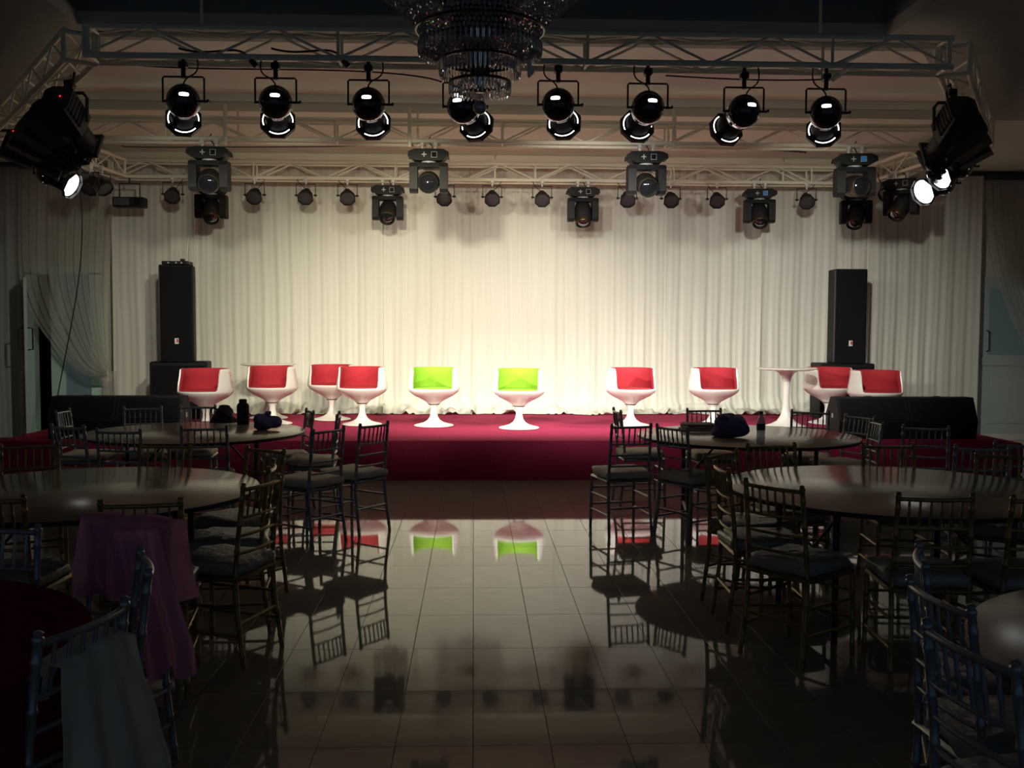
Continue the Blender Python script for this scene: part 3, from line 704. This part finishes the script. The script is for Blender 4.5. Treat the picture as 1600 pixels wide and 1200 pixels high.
beads(.205, z3+.10, .215, z2+.03, 5); beads(.30, z2+.04, .305, z2+.17, 6); beads(.29, z2+.02, .22, z2+.0, 4); beads(.33, z1+.0, .52, z1+.16, 11, .026, .012); beads(.52, z1+.17, .52, z1+.40, 10, .026, .012)
o = obj('crystal_beads', bm_.mesh('crystal_beads', M_crystal, smooth=False), ch); o['kind'] = 'stuff'
def drop(L, r):
    return MB().add([(r, 0, 0), (0, r, 0), (-r, 0, 0), (0, -r, 0), (r*.8, 0, -L*.75), (0, r*.8, -L*.75), (-r*.8, 0, -L*.75), (0, -r*.8, -L*.75), (0, 0, -L), (0, 0, .012)],
        [(0,1,5,4),(1,2,6,5),(2,3,7,6),(3,0,4,7),(4,5,8),(5,6,8),(6,7,8),(7,4,8),(1,0,9),(2,1,9),(3,2,9),(0,3,9)])
dl, ds = drop(.085, .0085).mesh('crystal_drop', M_prism, smooth=False), drop(.06, .0075).mesh('crystal_drop', M_prism, smooth=False)
for R, z, n, me in ((.205, z3+.08, 56, dl), (.155, z4+.06, 44, ds), (.10, z4+.055, 26, ds), (.315, z2+.045, 70, ds)):
    for k in range(n):
        a = 2*pi*k/n; obj('crystal_drop', me, ch, (R*cos(a), R*sin(a), z), (0, 0, a))
obj('crystal_ball', MB().blob((0, 0, zb), (.036, .036, .036), nu=16, nv=10).mesh('crystal_ball', mat('ball', (.45, .38, .34), rough=.08, metal=.3, coat=.5), smooth=False), ch)
p = D(828, 108, CY+.05)-Vector((cxp, CY, 4.75))
obj('wrapping_scrap', MB().blob((p.x, p.y, p.z), (.018, .012, .045), nu=12, nv=8, amp=.8, freq=25).mesh('wrapping_scrap', M_logo_w), ch, )
p = D(1312, 118, FRONT-.12)
tag(obj('plastic_scrap', MB().grid(lambda u, v: (p.x-.06+.14*u+.02*sin(v*9), p.y+.02*sin(u*7+v*5), p.z-.05+.12*u*.8+.05*v), 8, 6).mesh('plastic_scrap', M_organza)), 'clear plastic scrap taped under the nearest truss at the right', 'plastic')

# ------------------------------------------------------------------ loudspeakers
def column(p, rz, label, grp):
    root = thing('column_speaker', label, 'loudspeaker', p, rz, grp); H = 1.27
    obj('cabinet', MB().bbox(-.215, .215, -.16, .16, 0, H, .012).mesh('cabinet', M_cabinet), root)
    obj('grille', MB().bbox(-.198, .198, -.172, -.158, .02, H-.02, .006).mesh('grille', M_grille), root)
    obj('corner_strip', MB().bbox(-.2165, -.203, -.168, -.12, .02, H-.02, .004).mesh('corner_strip', M_steel), root)
    bd = obj('badge', MB().bbox(-.025, .025, -.178, -.171, .235, .31, .002).mesh('badge', M_logo_w), root)
    obj('badge_mark', MB().bbox(-.002, .019, -.1805, -.177, .255, .30, .001).mesh('badge_mark', M_logo_r), bd)
    return root
def sub(p, rz, label, grp):
    root = thing('subwoofer', label, 'loudspeaker', p, rz, grp); H = .755
    obj('cabinet', MB().bbox(-.365, .365, -.24, .24, 0, H, .014).mesh('cabinet', M_cabinet), root)
    obj('grille', MB().bbox(-.335, .335, -.254, -.238, .04, H-.05, .006).mesh('grille', M_grille), root)
    for s_ in (-1, 1): obj('side_handle', MB().bbox(s_*.367-.006, s_*.367+.006, -.08, .08, .42, .50, .004).mesh('side_handle', M_black), root)
    return root
pl = D(283, 560, 13.45); pr = D(1316, 560, 13.45)
sub((pl.x, 13.45, SZ+.004), .14, 'wide black subwoofer box under the left speaker column', 'subwoofers'); sub((pr.x, 13.45, SZ+.004), -.04, 'black subwoofer under the right speaker column, behind red chairs', 'subwoofers')
pl = D(277, 560, 13.3); pr = D(1324, 560, 13.3)
cl = column((pl.x, 13.35, SZ+.76), .18, 'tall black speaker column standing at the left of the stage', 'speaker columns'); column((pr.x, 13.35, SZ+.76), -.04, 'tall black speaker column standing at the right of the stage', 'speaker columns')
rc = thing('wireless_receiver', 'flat black receiver with a thin upright antenna on the left speaker column', 'receiver', (pl.x+.02, 13.3, SZ+.76+1.272))
obj('case', MB().bbox(-.17, .17, -.12, .12, 0, .045, .006).mesh('case', M_black), rc)
obj('front_panel', MB().box(-.16, .16, -.124, -.119, .006, .040).mesh('front_panel', M_grey), rc)
for x in (-.08, .02, .09): obj('knob', MB().tube([(x, -.12, .022), (x, -.135, .022)], .011, 10).mesh('knob', M_key), rc)
obj('connector', MB().bbox(.05, .10, -.06, .02, .045, .08, .008).mesh('connector', M_black), rc)
obj('antenna', MB().tube([(.15, -.08, .04), (.157, -.08, .20), (.17, -.08, .36)], [.006, .004, .003], 6).mesh('antenna', M_logo_w), rc)

wedge_poly = [(.03, 0), (0, .20), (.12, .455), (.30, .455), (.44, .25), (.42, 0)]
def monitor(x0, x1, y, label, grp):
    root = thing('stage_monitor', label, 'loudspeaker', ((x0+x1)/2, y, SZ+.004), 0, grp); hw = (x1-x0)/2-.004
    obj('cabinet', MB().prism(wedge_poly, 'x', -hw, hw).mesh('cabinet', M_cabinet, 20), root)
    a = Vector((0, .002, .205)); b = Vector((0, .115, .445)); n = (b-a).cross(Vector((1, 0, 0))).normalized()*-.008
    n = Vector((0, -.9, .42)).normalized()*.007
    g = MB(); w_ = hw-.03; g.add([(-w_, a.y, a.z+.01), (w_, a.y, a.z+.01), (w_, b.y, b.z-.005), (-w_, b.y, b.z-.005)]+[tuple(Vector(q)+n) for q in ((-w_, a.y+.005, a.z+.015), (w_, a.y+.005, a.z+.015), (w_, b.y-.003, b.z-.012), (-w_, b.y-.003, b.z-.012))],
        [(4,5,6,7), (0,1,5,4), (1,2,6,5), (2,3,7,6), (3,0,4,7)])
    obj('grille', g.mesh('grille', M_grille, 20), root)
    for s_ in (-1, 1): obj('socket', MB().bbox(s_*hw-.006, s_*hw+.006, .20, .24, .22, .27, .002).mesh('socket', M_key), root)
    obj('grip', MB().blob((0, .21, .455), (.06, .03, .012), nu=14, nv=8).mesh('grip', M_black), root)
    return root
GW = 'black wedge monitors at the stage edge'
xs = [D(88, 640, 11.05).x, D(191, 640, 11.05).x, D(293, 640, 11.05).x]
monitor(xs[0], xs[1], 10.80, 'outer black wedge monitor of the left pair by the open door', GW); monitor(xs[1], xs[2], 10.80, 'inner black wedge monitor of the left pair beside the red chair', GW)
xs = [D(1302, 640, 10.95).x, D(1411, 640, 10.95).x, D(1516, 640, 10.95).x]
monitor(xs[0], xs[1], 10.76, 'inner black wedge monitor of the right pair under the red chair', GW); monitor(xs[1], xs[2], 10.76, 'outer black wedge monitor of the right pair beside the curtain', GW)

# ------------------------------------------------------------------ tulip chairs and pedestal tables on stage
def lin(a, b, t): return a+(b-a)*t
def sst(a, b, x):
    t = max(0, min(1, (x-a)/(b-a))); return t*t*(3-2*t)
base_prof = [(.001, 0), (.245, 0), (.247, .006), (.235, .014), (.18, .026), (.12, .045), (.075, .075), (.050, .115), (.040, .16), (.038, .20), (.045, .235), (.062, .265), (.085, .285)]
tc_base = MB().lathe(base_prof, 40).mesh('pedestal', M_white, 60)
H_, RIM = .715, .46
def shell_r(z): return .318-.030*sst(RIM, H_, z)
def front_ang(a):                 # angle away from the front (-Y)
    return abs((a+pi/2+pi) % (2*pi)-pi)
def top_z(a): return RIM+(H_-RIM)*sst(radians(50), radians(65), front_ang(a))-.012*sst(radians(90), radians(180), front_ang(a))*0
def shell():
    b = MB(); n = 96
    low = [(.086, .285), (.10, .30), (.16, .335), (.24, .375), (.295, .415), (.316, .445)]
    k = 9; ins = .017
    def fn(u, v):
        a = 2*pi*u; tz = top_z(a); j = int(round(v*(len(low)+2*k+4)))
        if j < len(low): r, z = low[j]
        elif j < len(low)+k: z = lin(.45, tz, (j-len(low))/(k-1)); r = shell_r(z)
        elif j == len(low)+k: z = tz+.007; r = shell_r(tz)-ins/2
        elif j < len(low)+2*k+1: z = lin(tz, .45, (j-len(low)-k-1)/(k-1)); r = shell_r(z)-ins
        elif j == len(low)+2*k+1: r, z = .27, .425
        elif j == len(low)+2*k+2: r, z = .18, .41
        else: r, z = (.08, .405) if j == len(low)+2*k+3 else (.001, .405)
        return (r*cos(a), r*sin(a), z)
    return b.grid(fn, n, len(low)+2*k+4, wrap=True).mesh('shell', M_white, 50)
tc_shell = shell()
def lining(m):
    b = MB(); A = radians(121)
    def fn(u, v):
        a = pi/2+(2*u-1)*A; e = min(u, 1-u)*2*A
        z0, z1 = .462, H_-.002+.008*0
        th = .034*sst(0, .10, e)
        j = int(round(v*14))
        if j <= 6: z = lin(z0, z1, j/6); r = shell_r(z)-.0185
        elif j <= 8: z = z1+.010; r = shell_r(z1)-.0185-th*(j-6)/3
        else: z = lin(z1, z0, (j-8)/6); r = shell_r(z)-.0185-th
        return (r*cos(a), r*sin(a), z)
    b.grid(fn, 60, 14)
    return b.mesh('back_pad', m, 45)
def seatpad(m): return MB().lathe([(.001, .415), (.24, .42), (.272, .44), (.27, .463), (.24, .475), (.001, .482)], 40).mesh('seat_pad', m, 50)
pads = {'red': (lining(M_red), seatpad(M_red)), 'green': (lining(M_green), seatpad(M_green))}
tc_pipe = MB().tube([(.283*cos(a), .283*sin(a), .468) for a in [radians(k) for k in range(-142, -37, 7)]], .006, 6).mesh('piping', M_red)
tc_collar = MB().lathe([(.064, .262), (.072, .266), (.072, .276), (.08, .282)], 30).mesh('collar', M_steel)
def tulip(x, Y, yaw, colour, label):
    p = D(x, 660, Y)
    root = thing('tulip_chair', label, 'chair', (p.x, Y, SZ+.006), radians(yaw), 'white cup-shaped swivel chairs on the stage')
    obj('pedestal', tc_base, root); obj('collar', tc_collar, root); obj('shell', tc_shell, root)
    bp, sp = pads[colour]; obj('back_pad', bp, root); obj('seat_pad', sp, root)
    return root
tulip(322, 11.75, -13, 'red', 'white tulip chair with red lining, leftmost on the stage')
tulip(426, 12.55, -9, 'red', 'white tulip chair with red lining in front of the left pedestal table')
tulip(519, 13.15, -2, 'red', 'white tulip chair with red lining partly hidden behind another, left of the lime chairs')
tulip(566, 12.45, -8, 'red', 'white tulip chair with red lining nearest left of the lime chairs')
tulip(678, 12.3, -3, 'green', 'white tulip chair with lime green lining, left one of the two')
tulip(811, 12.0, -8, 'green', 'white tulip chair with lime green lining, right one of the two')
tulip(985, 12.3, 11, 'red', 'white tulip chair with red lining nearest right of the lime chairs')
tulip(1114, 12.35, 9, 'red', 'white tulip chair with red lining between the purple bundle and curtain')
tulip(1293, 12.65, 14, 'red', 'white tulip chair with red lining just right of the right pedestal table')
tulip(1366, 11.72, 5, 'red', 'white tulip chair with red lining rising behind the right wedge monitors')
pt_base = MB().lathe([(.001, 0), (.25, 0), (.252, .006), (.235, .015), (.17, .035), (.11, .07), (.07, .13), (.048, .21), (.040, .32), (.040, .45), (.048, .56), (.065, .62), (.10, .67), (.155, .70)], 40).mesh('pedestal', M_white, 60)
pt_top = MB().lathe([(.001, .70), (.30, .70), (.365, .715), (.372, .722), (.365, .728), (.001, .728)], 56).mesh('table_top', M_white, 30)
for x, Y, lab in ((420, 13.35, 'white round pedestal table standing at the left behind a red chair'), (1228, 12.2, 'white round pedestal table on the right side of the stage')):
    p = D(x, 640, Y); root = thing('pedestal_table', lab, 'table', (p.x, Y, SZ+.006), 0, 'white pedestal tables on the stage')
    obj('pedestal', pt_base, root); obj('table_top', pt_top, root)

# ------------------------------------------------------------------ banquet tables
TR = .915
bt_top = MB().lathe([(.001, .728), (TR-.02, .728), (TR-.004, .731), (TR-.002, .752), (TR-.006, .754), (.001, .754)], 96).mesh('table_top', M_top, 30)
bt_band = MB().lathe([(TR-.003, .729), (TR, .730), (TR, .752), (TR-.003, .753)], 96).mesh('edge_band', M_edge, 60)
bt_leg = MB().tube([(0, 0, 0), (0, 0, .70)], .017, 10).mesh('leg', M_steel)
bt_bar = MB().tube([(0, -.36, 0), (0, .36, 0)], .014, 8).mesh('leg_bar', M_steel)
bt_brace = MB().tube([(0, 0, .38), (-.30, 0, .725)], .009, 6).mesh('folding_brace', M_steel)
bt_frame = MB().bbox(-.62, .62, -.42, -.39, .70, .728, .004).bbox(-.62, .62, .39, .42, .70, .728, .004).bbox(-.62, -.59, -.39, .39, .70, .728, .004).bbox(.59, .62, -.39, .39, .70, .728, .004).mesh('apron_frame', M_steel)
def banquet(x, y, rz, label):
    root = thing('banquet_table', label, 'table', (x, y, 0), rz, 'round brown banquet tables')
    obj('table_top', bt_top, root); obj('edge_band', bt_band, root); obj('apron_frame', bt_frame, root)
    for sx in (-1, 1):
        for sy in (-1, 1): obj('leg', bt_leg, root, (sx*.50, sy*.36, 0))
        obj('leg_bar', bt_bar, root, (sx*.50, 0, .12)); obj('leg_bar', bt_bar, root, (sx*.50, 0, .69)); obj('folding_brace', bt_brace, root, (sx*.50, 0, 0), (0, 0, 0 if sx > 0 else pi))
    return root
TLF, TRF, TLN, TRN = (-2.36, 8.5), (2.29, 8.2), (-2.1, 5.42), (2.34, 5.43)
banquet(*TLF, .2, 'round brown table at the left near the stage, with black bag and flask'); banquet(*TRF, -.15, 'round brown table at the right near the stage, with purple bundle and bottle')
banquet(*TLN, .4, 'empty round brown table at the left, second from the stage'); banquet(*TRN, .1, 'empty round brown table at the right, second from the stage')
TLC, TRC = (-2.0, 2.62), (2.28, 2.45)
banquet(*TLC, .1, 'dark foreground table under a maroon cloth at the left edge'); banquet(*TRC, .3, 'foreground table cut off by the right edge behind two silver chairs')
def tcloth(u, v):
    a = 2*pi*u; L = v*1.28
    if L < TR+.01: r, z = L, .760+.02*max(0, noise.noise(Vector((L*cos(a)*3, L*sin(a)*3, 4))))+.10*max(0, noise.noise(Vector((L*cos(a)*2.2+5, L*sin(a)*2.2, 1)))-.12)
    else: r = TR+.015+(L-TR-.01)*.10*(1+1.2*sin(a*11)); z = .758-(L-TR-.01)*(.95+.1*sin(a*5))
    return (r*cos(a), r*sin(a), z)
o = obj('tablecloth', MB().grid(tcloth, 160, 40, wrap=True).mesh('tablecloth', M_maroon, 180), None, (TLC[0], TLC[1], .0))
tag(o, 'crumpled maroon cloth heaped over the foreground table at the left', 'tablecloth')

# ------------------------------------------------------------------ chiavari chairs
def bamboo(pts, r, n=8, ring=.13, cap=False):
    pts = [Vector(p) for p in pts]; L = [0]
    for a, b in zip(pts, pts[1:]): L.append(L[-1]+(b-a).length)
    def at(q):
        for i in range(len(pts)-1):
            if q <= L[i+1]+1e-9: return pts[i].lerp(pts[i+1], (q-L[i])/(L[i+1]-L[i]))
        return pts[-1]
    qs = [(0, r)]; q = ring*.5
    while q < L[-1]-.06:
        qs += [(q-.010, r), (q-.004, r*1.22), (q+.004, r*1.22), (q+.010, r)]; q += ring
    for l in L[1:-1]: qs.append((l, r))
    if cap: qs += [(L[-1]-.032, r), (L[-1]-.028, r*1.25), (L[-1]-.018, r*1.25), (L[-1]-.014, r*.9), (L[-1]-.004, r*1.05), (L[-1], r*.5)]
    else: qs.append((L[-1], r))
    qs = sorted(set(qs)); out = [qs[0]]
    for k in qs[1:]:
        if k[0]-out[-1][0] > 1e-4: out.append(k)
    return MB().tube([at(k[0]) for k in out], [k[1] for k in out], n)
def chair_set(m, pad):
    S = []
    for s_ in (-1, 1):
        S.append(('leg', bamboo([(s_*.185, -.225, 0), (s_*.178, -.185, .30), (s_*.177, -.178, .45), (s_*.172, -.19, .62), (s_*.168, -.225, .92)], .0125, 8, .13, True).mesh('leg', m, 50)))
        S.append(('leg', bamboo([(s_*.195, .205, 0), (s_*.19, .195, .43)], .0125, 8).mesh('leg', m, 50)))
    def bow(z, y, b_, hw, n=8): return [(hw*(2*i/n-1), y-b_*(1-(2*i/n-1)**2), z) for i in range(n+1)]
    S.append(('top_rail', MB().tube(bow(.885, -.221, .022, .168), .0105, 8).mesh('top_rail', m, 60)))
    for z, y in ((.745, -.204), (.655, -.194), (.565, -.186)):
        S.append(('back_rail', MB().tube(bow(z, y, .018, .171), .0085, 8).mesh('back_rail', m, 60)))
    for k in range(6):
        x = -.168+.336*(k+1)/7; q = 1-(x/.168)**2
        S.append(('spindle', MB().tube([(x, -.204-.018*q, .745), (x, -.21-.019*q, .80), (x, -.213-.02*q, .815), (x, -.216-.02*q, .83), (x, -.221-.022*q, .885)], [.0065, .0065, .009, .0065, .0065], 6).mesh('spindle', m, 60)))
    S.append(('seat', MB().bbox(-.20, .20, -.195, .215, .428, .452, .01).mesh('seat', m)))
    S.append(('seat_cushion', MB().blob((0, .012, .488), (.208, .216, .041), (.5, .38), 36, 14, .17, 13, random.random()*9).mesh('seat_cushion', pad, 70)))
    for z in (.16, .30):
        for s_ in (-1, 1): S.append(('stretcher', MB().tube([(s_*(.182-.004*z), -.205+.08*z, z), (s_*.193, .20, z)], .0085, 6).mesh('stretcher', m)))
        S.append(('stretcher', MB().tube([(-.193, .20, z+.04), (.193, .20, z+.04)], .0085, 6).mesh('stretcher', m)))
    S.append(('stretcher', MB().tube([(-.18, -.195, .22), (.18, -.195, .22)], .0085, 6).mesh('stretcher', m)))
    return S
SETS = {'silver': chair_set(M_silver, M_pad), 'gold': chair_set(M_gold, M_plastic), 'wrap': chair_set(M_silver, M_plastic)}
CH = {}; CHAIRS = []
CTOP = .897
SPEC = []
def chair(x, y, f, finish, label, group, key=None):
    b = P(x, y, CTOP); f = Vector((f[0], f[1], 0)).normalized()
    SPEC.append([b.x, b.y, f, finish, label, group, key])
def settle():                          # nudge chairs apart and their backs clear of the table rims
    for _ in range(200):
        for i, a in enumerate(SPEC):
            for (tx, ty) in (TLF, TRF, TLN, TRN, TLC, TRC):
                for s_ in (-1, 0, 1):
                    x, y = a[0]+s_*.17*a[2].y, a[1]-s_*.17*a[2].x; d = sqrt((x-tx)**2+(y-ty)**2); m = TR+.035
                    if d < m: a[0] += (x-tx)/d*(m-d)*.5; a[1] += (y-ty)/d*(m-d)*.5
            for b in SPEC[i+1:]:
                ax_, ay_ = a[0]+a[2].x*.2, a[1]+a[2].y*.2; bx_, by_ = b[0]+b[2].x*.2, b[1]+b[2].y*.2
                d = sqrt((ax_-bx_)**2+(ay_-by_)**2); m = .45
                if d < m:
                    k = (m-d)*.25/max(d, .01); a[0] += (ax_-bx_)*k; a[1] += (ay_-by_)*k; b[0] -= (ax_-bx_)*k; b[1] -= (ay_-by_)*k
    for bx_, by_, f, finish, label, group, key in SPEC:
        o_ = Vector((bx_, by_, 0))+f*.219
        root = thing('chiavari_chair', label, 'chair', (o_.x, o_.y, 0), atan2(-f.x, f.y), group)
        root.scale = (.975, .975, .975)
        for n_, me in SETS[finish]: obj(n_, me, root)
        if key: CH[key] = root
        CHAIRS.append((label, bx_, by_, o_.x, o_.y, f.x, f.y))
G1, G2, G3 = 'silver chairs around the left table near the stage', 'gold chairs around the second left table', 'chairs at the left foreground'
chair(98, 639, (1, .05), 'silver', 'silver bamboo-style chair seen edge-on at the left end of the left stage-side table', G1)
chair(228, 634, (.35, -1), 'silver', 'silver chair behind the left stage-side table, in front of the wedge monitors', G1)
chair(304, 632, (.08, -1), 'silver', 'silver chair behind the left stage-side table, next to the black bag', G1)
chair(105, 662, (.45, 1), 'silver', 'silver chair, back to us, at the left end of the left stage-side table', G1)
chair(185, 669, (.12, 1), 'silver', 'silver chair, back to us, at the near middle of the left stage-side table', G1)
chair(320, 663, (-.2, 1), 'silver', 'silver chair, back to us, below the black bag on the left stage-side table', G1)
chair(514, 667, (-.82, .57), 'silver', 'silver chair angled left at the aisle, inner one of the left aisle pair', G1)
chair(585, 659, (-.81, .58), 'silver', 'silver chair angled left at the aisle, standing farthest out on the floor', G1)
chair(487, 639, (-.93, -.35), 'silver', 'silver chair edge-on at the right end of the left stage-side table, nearer the stage', G1)
chair(526, 644, (-1, -.08), 'silver', 'silver chair exactly edge-on beside the right end of the left stage-side table', G1)
chair(46, 691, (.45, -1), 'gold', 'gold chair facing us behind the second left table, at the left edge', G2)
chair(258, 691, (-.1, -1), 'gold', 'gold chair facing us behind the middle of the second left table', G2)
chair(415, 697, (-.62, -.85), 'gold', 'gold chair facing us behind the right rim of the second left table', G2)
chair(409, 747, (-.94, .32), 'gold', 'gold chair angled at the right rim of the second left table, nearest the aisle', G2)
chair(424, 722, (-1, -.12), 'gold', 'gold chair edge-on at the right rim of the second left table', G2)
chair(220, 778, (-.18, 1), 'gold', 'gold chair with its back to us before the second left table, behind the pink cloth', G2)
chair(-22, 771, (.05, 1), 'gold', 'gold chair cut off by the left edge before the second left table', G2)
chair(0, 818, (-.05, -1), 'silver', 'silver chair facing us behind the maroon cloth at the left edge', G3)
chair(196, 818, (-.35, -1), 'silver', 'silver chair completely hung with pink organza at the left', G3, 'pink')
chair(226, 868, (-.92, -.38), 'wrap', 'silver chair with one tall post in front of the pink organza', G3)
chair(132, 957, (-.95, .30), 'wrap', 'nearest left silver chair with white organza over its back', G3, 'organza')
H1, H2, H3 = 'silver chairs around the right table near the stage', 'gold chairs around the second right table', 'silver chairs at the right foreground'
chair(987, 661, (-.22, 1), 'silver', 'silver chair with grey cushion at the aisle, outermost of the right side', H1)
chair(1059, 663, (.84, .54), 'silver', 'silver chair angled right at the aisle against the right stage-side table', H1)
chair(964, 638, (1, .06), 'silver', 'silver chair edge-on left of the right stage-side table, nearer the stage', H1)
chair(1100, 637, (.1, -1), 'silver', 'silver chair facing us behind the folded cloth on the right stage-side table', H1)
chair(1266, 640, (-.42, -.9), 'silver', 'silver chair facing us behind the right stage-side table, by the pedestal table', H1)
chair(1345, 648, (-.9, -.42), 'silver', 'silver chair in front of the right wedge monitors at the table rim', H1)
chair(1369, 656, (-.95, .1), 'silver', 'silver chair edge-on at the right rim of the right stage-side table', H1)
chair(1447, 664, (.35, .95), 'silver', 'silver chair standing alone in front of the right end of the stage', H1)
chair(1205, 691, (.15, -1), 'gold', 'gold chair facing us behind the second right table, left one', H2)
chair(1133, 706, (.66, -.75), 'gold', 'gold chair facing us at the far left rim of the second right table', H2)
chair(1126, 722, (1, -.02), 'gold', 'gold chair edge-on at the left rim of the second right table with bright rail ends', H2)
chair(1208, 752, (.80, .60), 'gold', 'gold chair angled at the near left rim of the second right table', H2)
chair(1388, 691, (-.08, -1), 'gold', 'gold chair facing us behind the middle of the second right table', H2)
chair(1464, 769, (.12, 1), 'gold', 'gold chair with its back to us in the middle before the second right table', H2)
chair(1634, 771, (-.1, 1), 'gold', 'gold chair cut off by the right edge before the second right table', H2)
chair(1552, 709, (-.6, -.8), 'gold', 'gold chair facing us behind the right rim of the second right table', H2)
chair(1544, 694, (.2, 1), 'silver', 'silver chair in the cluster at the right edge, left one', H2)
chair(1590, 690, (.5, 1), 'silver', 'silver chair in the cluster at the right edge, farther one', H2)
chair(1440, 858, (.93, -.36), 'wrap', 'silver chair edge-on with glinting post behind the right foreground pair', H3)
chair(1487, 922, (.96, .06), 'wrap', 'silver chair of the right foreground pair, the farther one', H3)
chair(1511, 992, (.98, .16), 'wrap', 'nearest right silver chair, its slatted back cut off by the corner', H3)

settle()
# ------------------------------------------------------------------ cloths on chairs
def drape(parent, name, label, cat, m, w0, w1, front, back, lean=0.0, zt=.905, seed=0.0, yb=-.235, skew=0.0):
    def fn(u, v):
        L = front+back; q = v*L; x = lin(-w0, w0, u)
        if q < front:
            z = zt-(front-q); y = yb+.05+.02*(front-q)/front; k = (front-q)/front
            x = lin(-w0, w0, u)*(1+.15*k)
        else:
            k = (q-front)/back; z = zt-(q-front); y = yb-.035-.10*k*(1+.3*sin(u*5)); x = lin(-w0, w0, u)*(1-k)+lin(-w1, w1, u)*k+skew*k
        hump = .02*exp(-((q-front)/.05)**2)
        y += .028*k*sin(u*19+seed+2*k)+.012*noise.noise(Vector((u*6, v*6, seed)))
        z += hump+lean*(u-.5)*k+.02*noise.noise(Vector((u*4, v*4, seed+3)))
        return (x, y, z)
    o = tag(obj(name, MB().grid(fn, 60, 50).mesh(name, m, 180)), label, cat)
    r = parent; o.location = r.location; o.rotation_euler = r.rotation_euler; return o
pk = drape(CH['pink'], 'organza_cloth', 'pink organza cloth draped over a chair and trailing towards the floor', 'cloth', M_pink, .20, .20, .28, .34, seed=1)
# long pink tail sweeping down to the right of the draped chair
A = D(176, 830, 3.52); B = D(246, 828, 3.50); C = D(222, 1058, 3.40); E = D(304, 1052, 3.45)
def tail(u, v):
    p = A.lerp(B, u).lerp(C.lerp(E, u), v); s_ = 1-.12*sin(pi*v)*(1-u)
    return (p.x+.02*sin(v*3), p.y-.05*sin(pi*min(1, v*1.2))+.03*sin(u*13+v*2)*(.3+v), p.z-.02*sin(u*9)*v)
obj('hanging_tail', MB().grid(tail, 40, 40).mesh('hanging_tail', M_pink, 180), pk, M=(Matrix.Translation(pk.location) @ pk.rotation_euler.to_matrix().to_4x4()).inverted())
drape(CH['organza'], 'organza_cloth', 'pale organza cloth hanging over the nearest left chair', 'cloth', M_organza, .14, .30, .10, .72, zt=.80, seed=5, skew=.03, yb=-.225)

# ------------------------------------------------------------------ things on the tables
zt = .7545
def rest_on(x, y): return P(x, y, zt)
p = rest_on(349, 661)
bag = thing('handbag', 'slumped black handbag on the left stage-side table', 'bag', p)
obj('body', MB().grid(lambda u, v: ((.125*(1-.62*v**1.3)*cos(2*pi*u)+.012*v)*(1+.18*noise.noise(Vector((cos(2*pi*u)*2, sin(2*pi*u)*2, v*3)))), .075*(1-.8*v*v)*sin(2*pi*u), .004+.165*v*(1-.10*abs(cos(2*pi*u)))), 30, 14, wrap=True).blob((.012, 0, .155), (.052, .022, .016), nu=16, nv=8).mesh('body', M_bag, 80), bag)
obj('strap', MB().tube(bez([(-.10, -.03, .10), (-.10, -.09, .20), (.02, -.09, .10), (.09, -.05, .06)]), .007, 6).mesh('strap', M_bag), bag)
p = rest_on(380, 663)
fk = thing('flask', 'dark upright flask between the bag and the purple cloth', 'flask', p)
obj('body', MB().lathe([(.001, 0), (.052, 0), (.056, .008), (.056, .165), (.050, .185), (.036, .198)], 28).mesh('body', M_grey, 40), fk)
obj('cap', MB().lathe([(.036, .198), (.036, .222), (.030, .232), (.001, .232)], 24).mesh('cap', M_black, 40), fk)
obj('side_grip', MB().bbox(-.012, .012, -.066, -.050, .04, .17, .004).mesh('side_grip', M_black), fk)
p = rest_on(415, 671)
bd = thing('cloth_bundle', 'dark purple cloth bundle right of the flask on the left table', 'bundle', p)
obj('body', MB().blob((0, 0, .062), (.115, .09, .064), (.85, .8), 32, 18, .45, 12, 7.0).mesh('body', M_purple, 80), bd)
obj('knot', MB().blob((.025, 0, .13), (.03, .025, .035), (1, 1), 16, 10, .6, 25, 3.0).mesh('knot', M_purple, 80), bd)
p = rest_on(1139, 683)
bd = thing('cloth_bundle', 'large purple cloth bundle on the right stage-side table', 'bundle', p)
obj('body', MB().blob((0, 0, .085), (.145, .11, .088), (.8, .85), 36, 20, .40, 8, 11.0).mesh('body', M_purple, 80), bd)
obj('fold', MB().blob((-.03, -.01, .155), (.08, .07, .045), (.9, .9), 24, 12, .5, 14, 5.0).mesh('fold', M_purple, 80), bd)
p = rest_on(1090, 673)
fo = thing('folded_cloth', 'folded beige cloth lying beside the purple bundle', 'cloth', p)
for k in range(3): obj('layer', MB().blob((.004*k, .003*k, .014+.021*k), (.155-.006*k, .12-.004*k, .0115), (.35, .3), 28, 10, .08, 8, k).mesh('layer', M_folded, 60), fo)
p = rest_on(1188.5, 693)
bo = thing('water_bottle', 'clear plastic water bottle with dark label standing on the right table', 'bottle', p)
obj('body', MB().lathe([(.001, .004), (.026, 0), (.033, .008), (.033, .06), (.030, .075), (.033, .09), (.033, .165), (.028, .19), (.014, .215), (.013, .235)], 24).mesh('body', M_bottle, 60), bo)
obj('label_band', MB().lathe([(.0337, .105), (.0337, .155)], 24).mesh('label_band', M_label), bo)
obj('cap', MB().lathe([(.001, .252), (.014, .252), (.0155, .248), (.0155, .228), (.001, .228)], 20).mesh('cap', M_label, 40), bo)
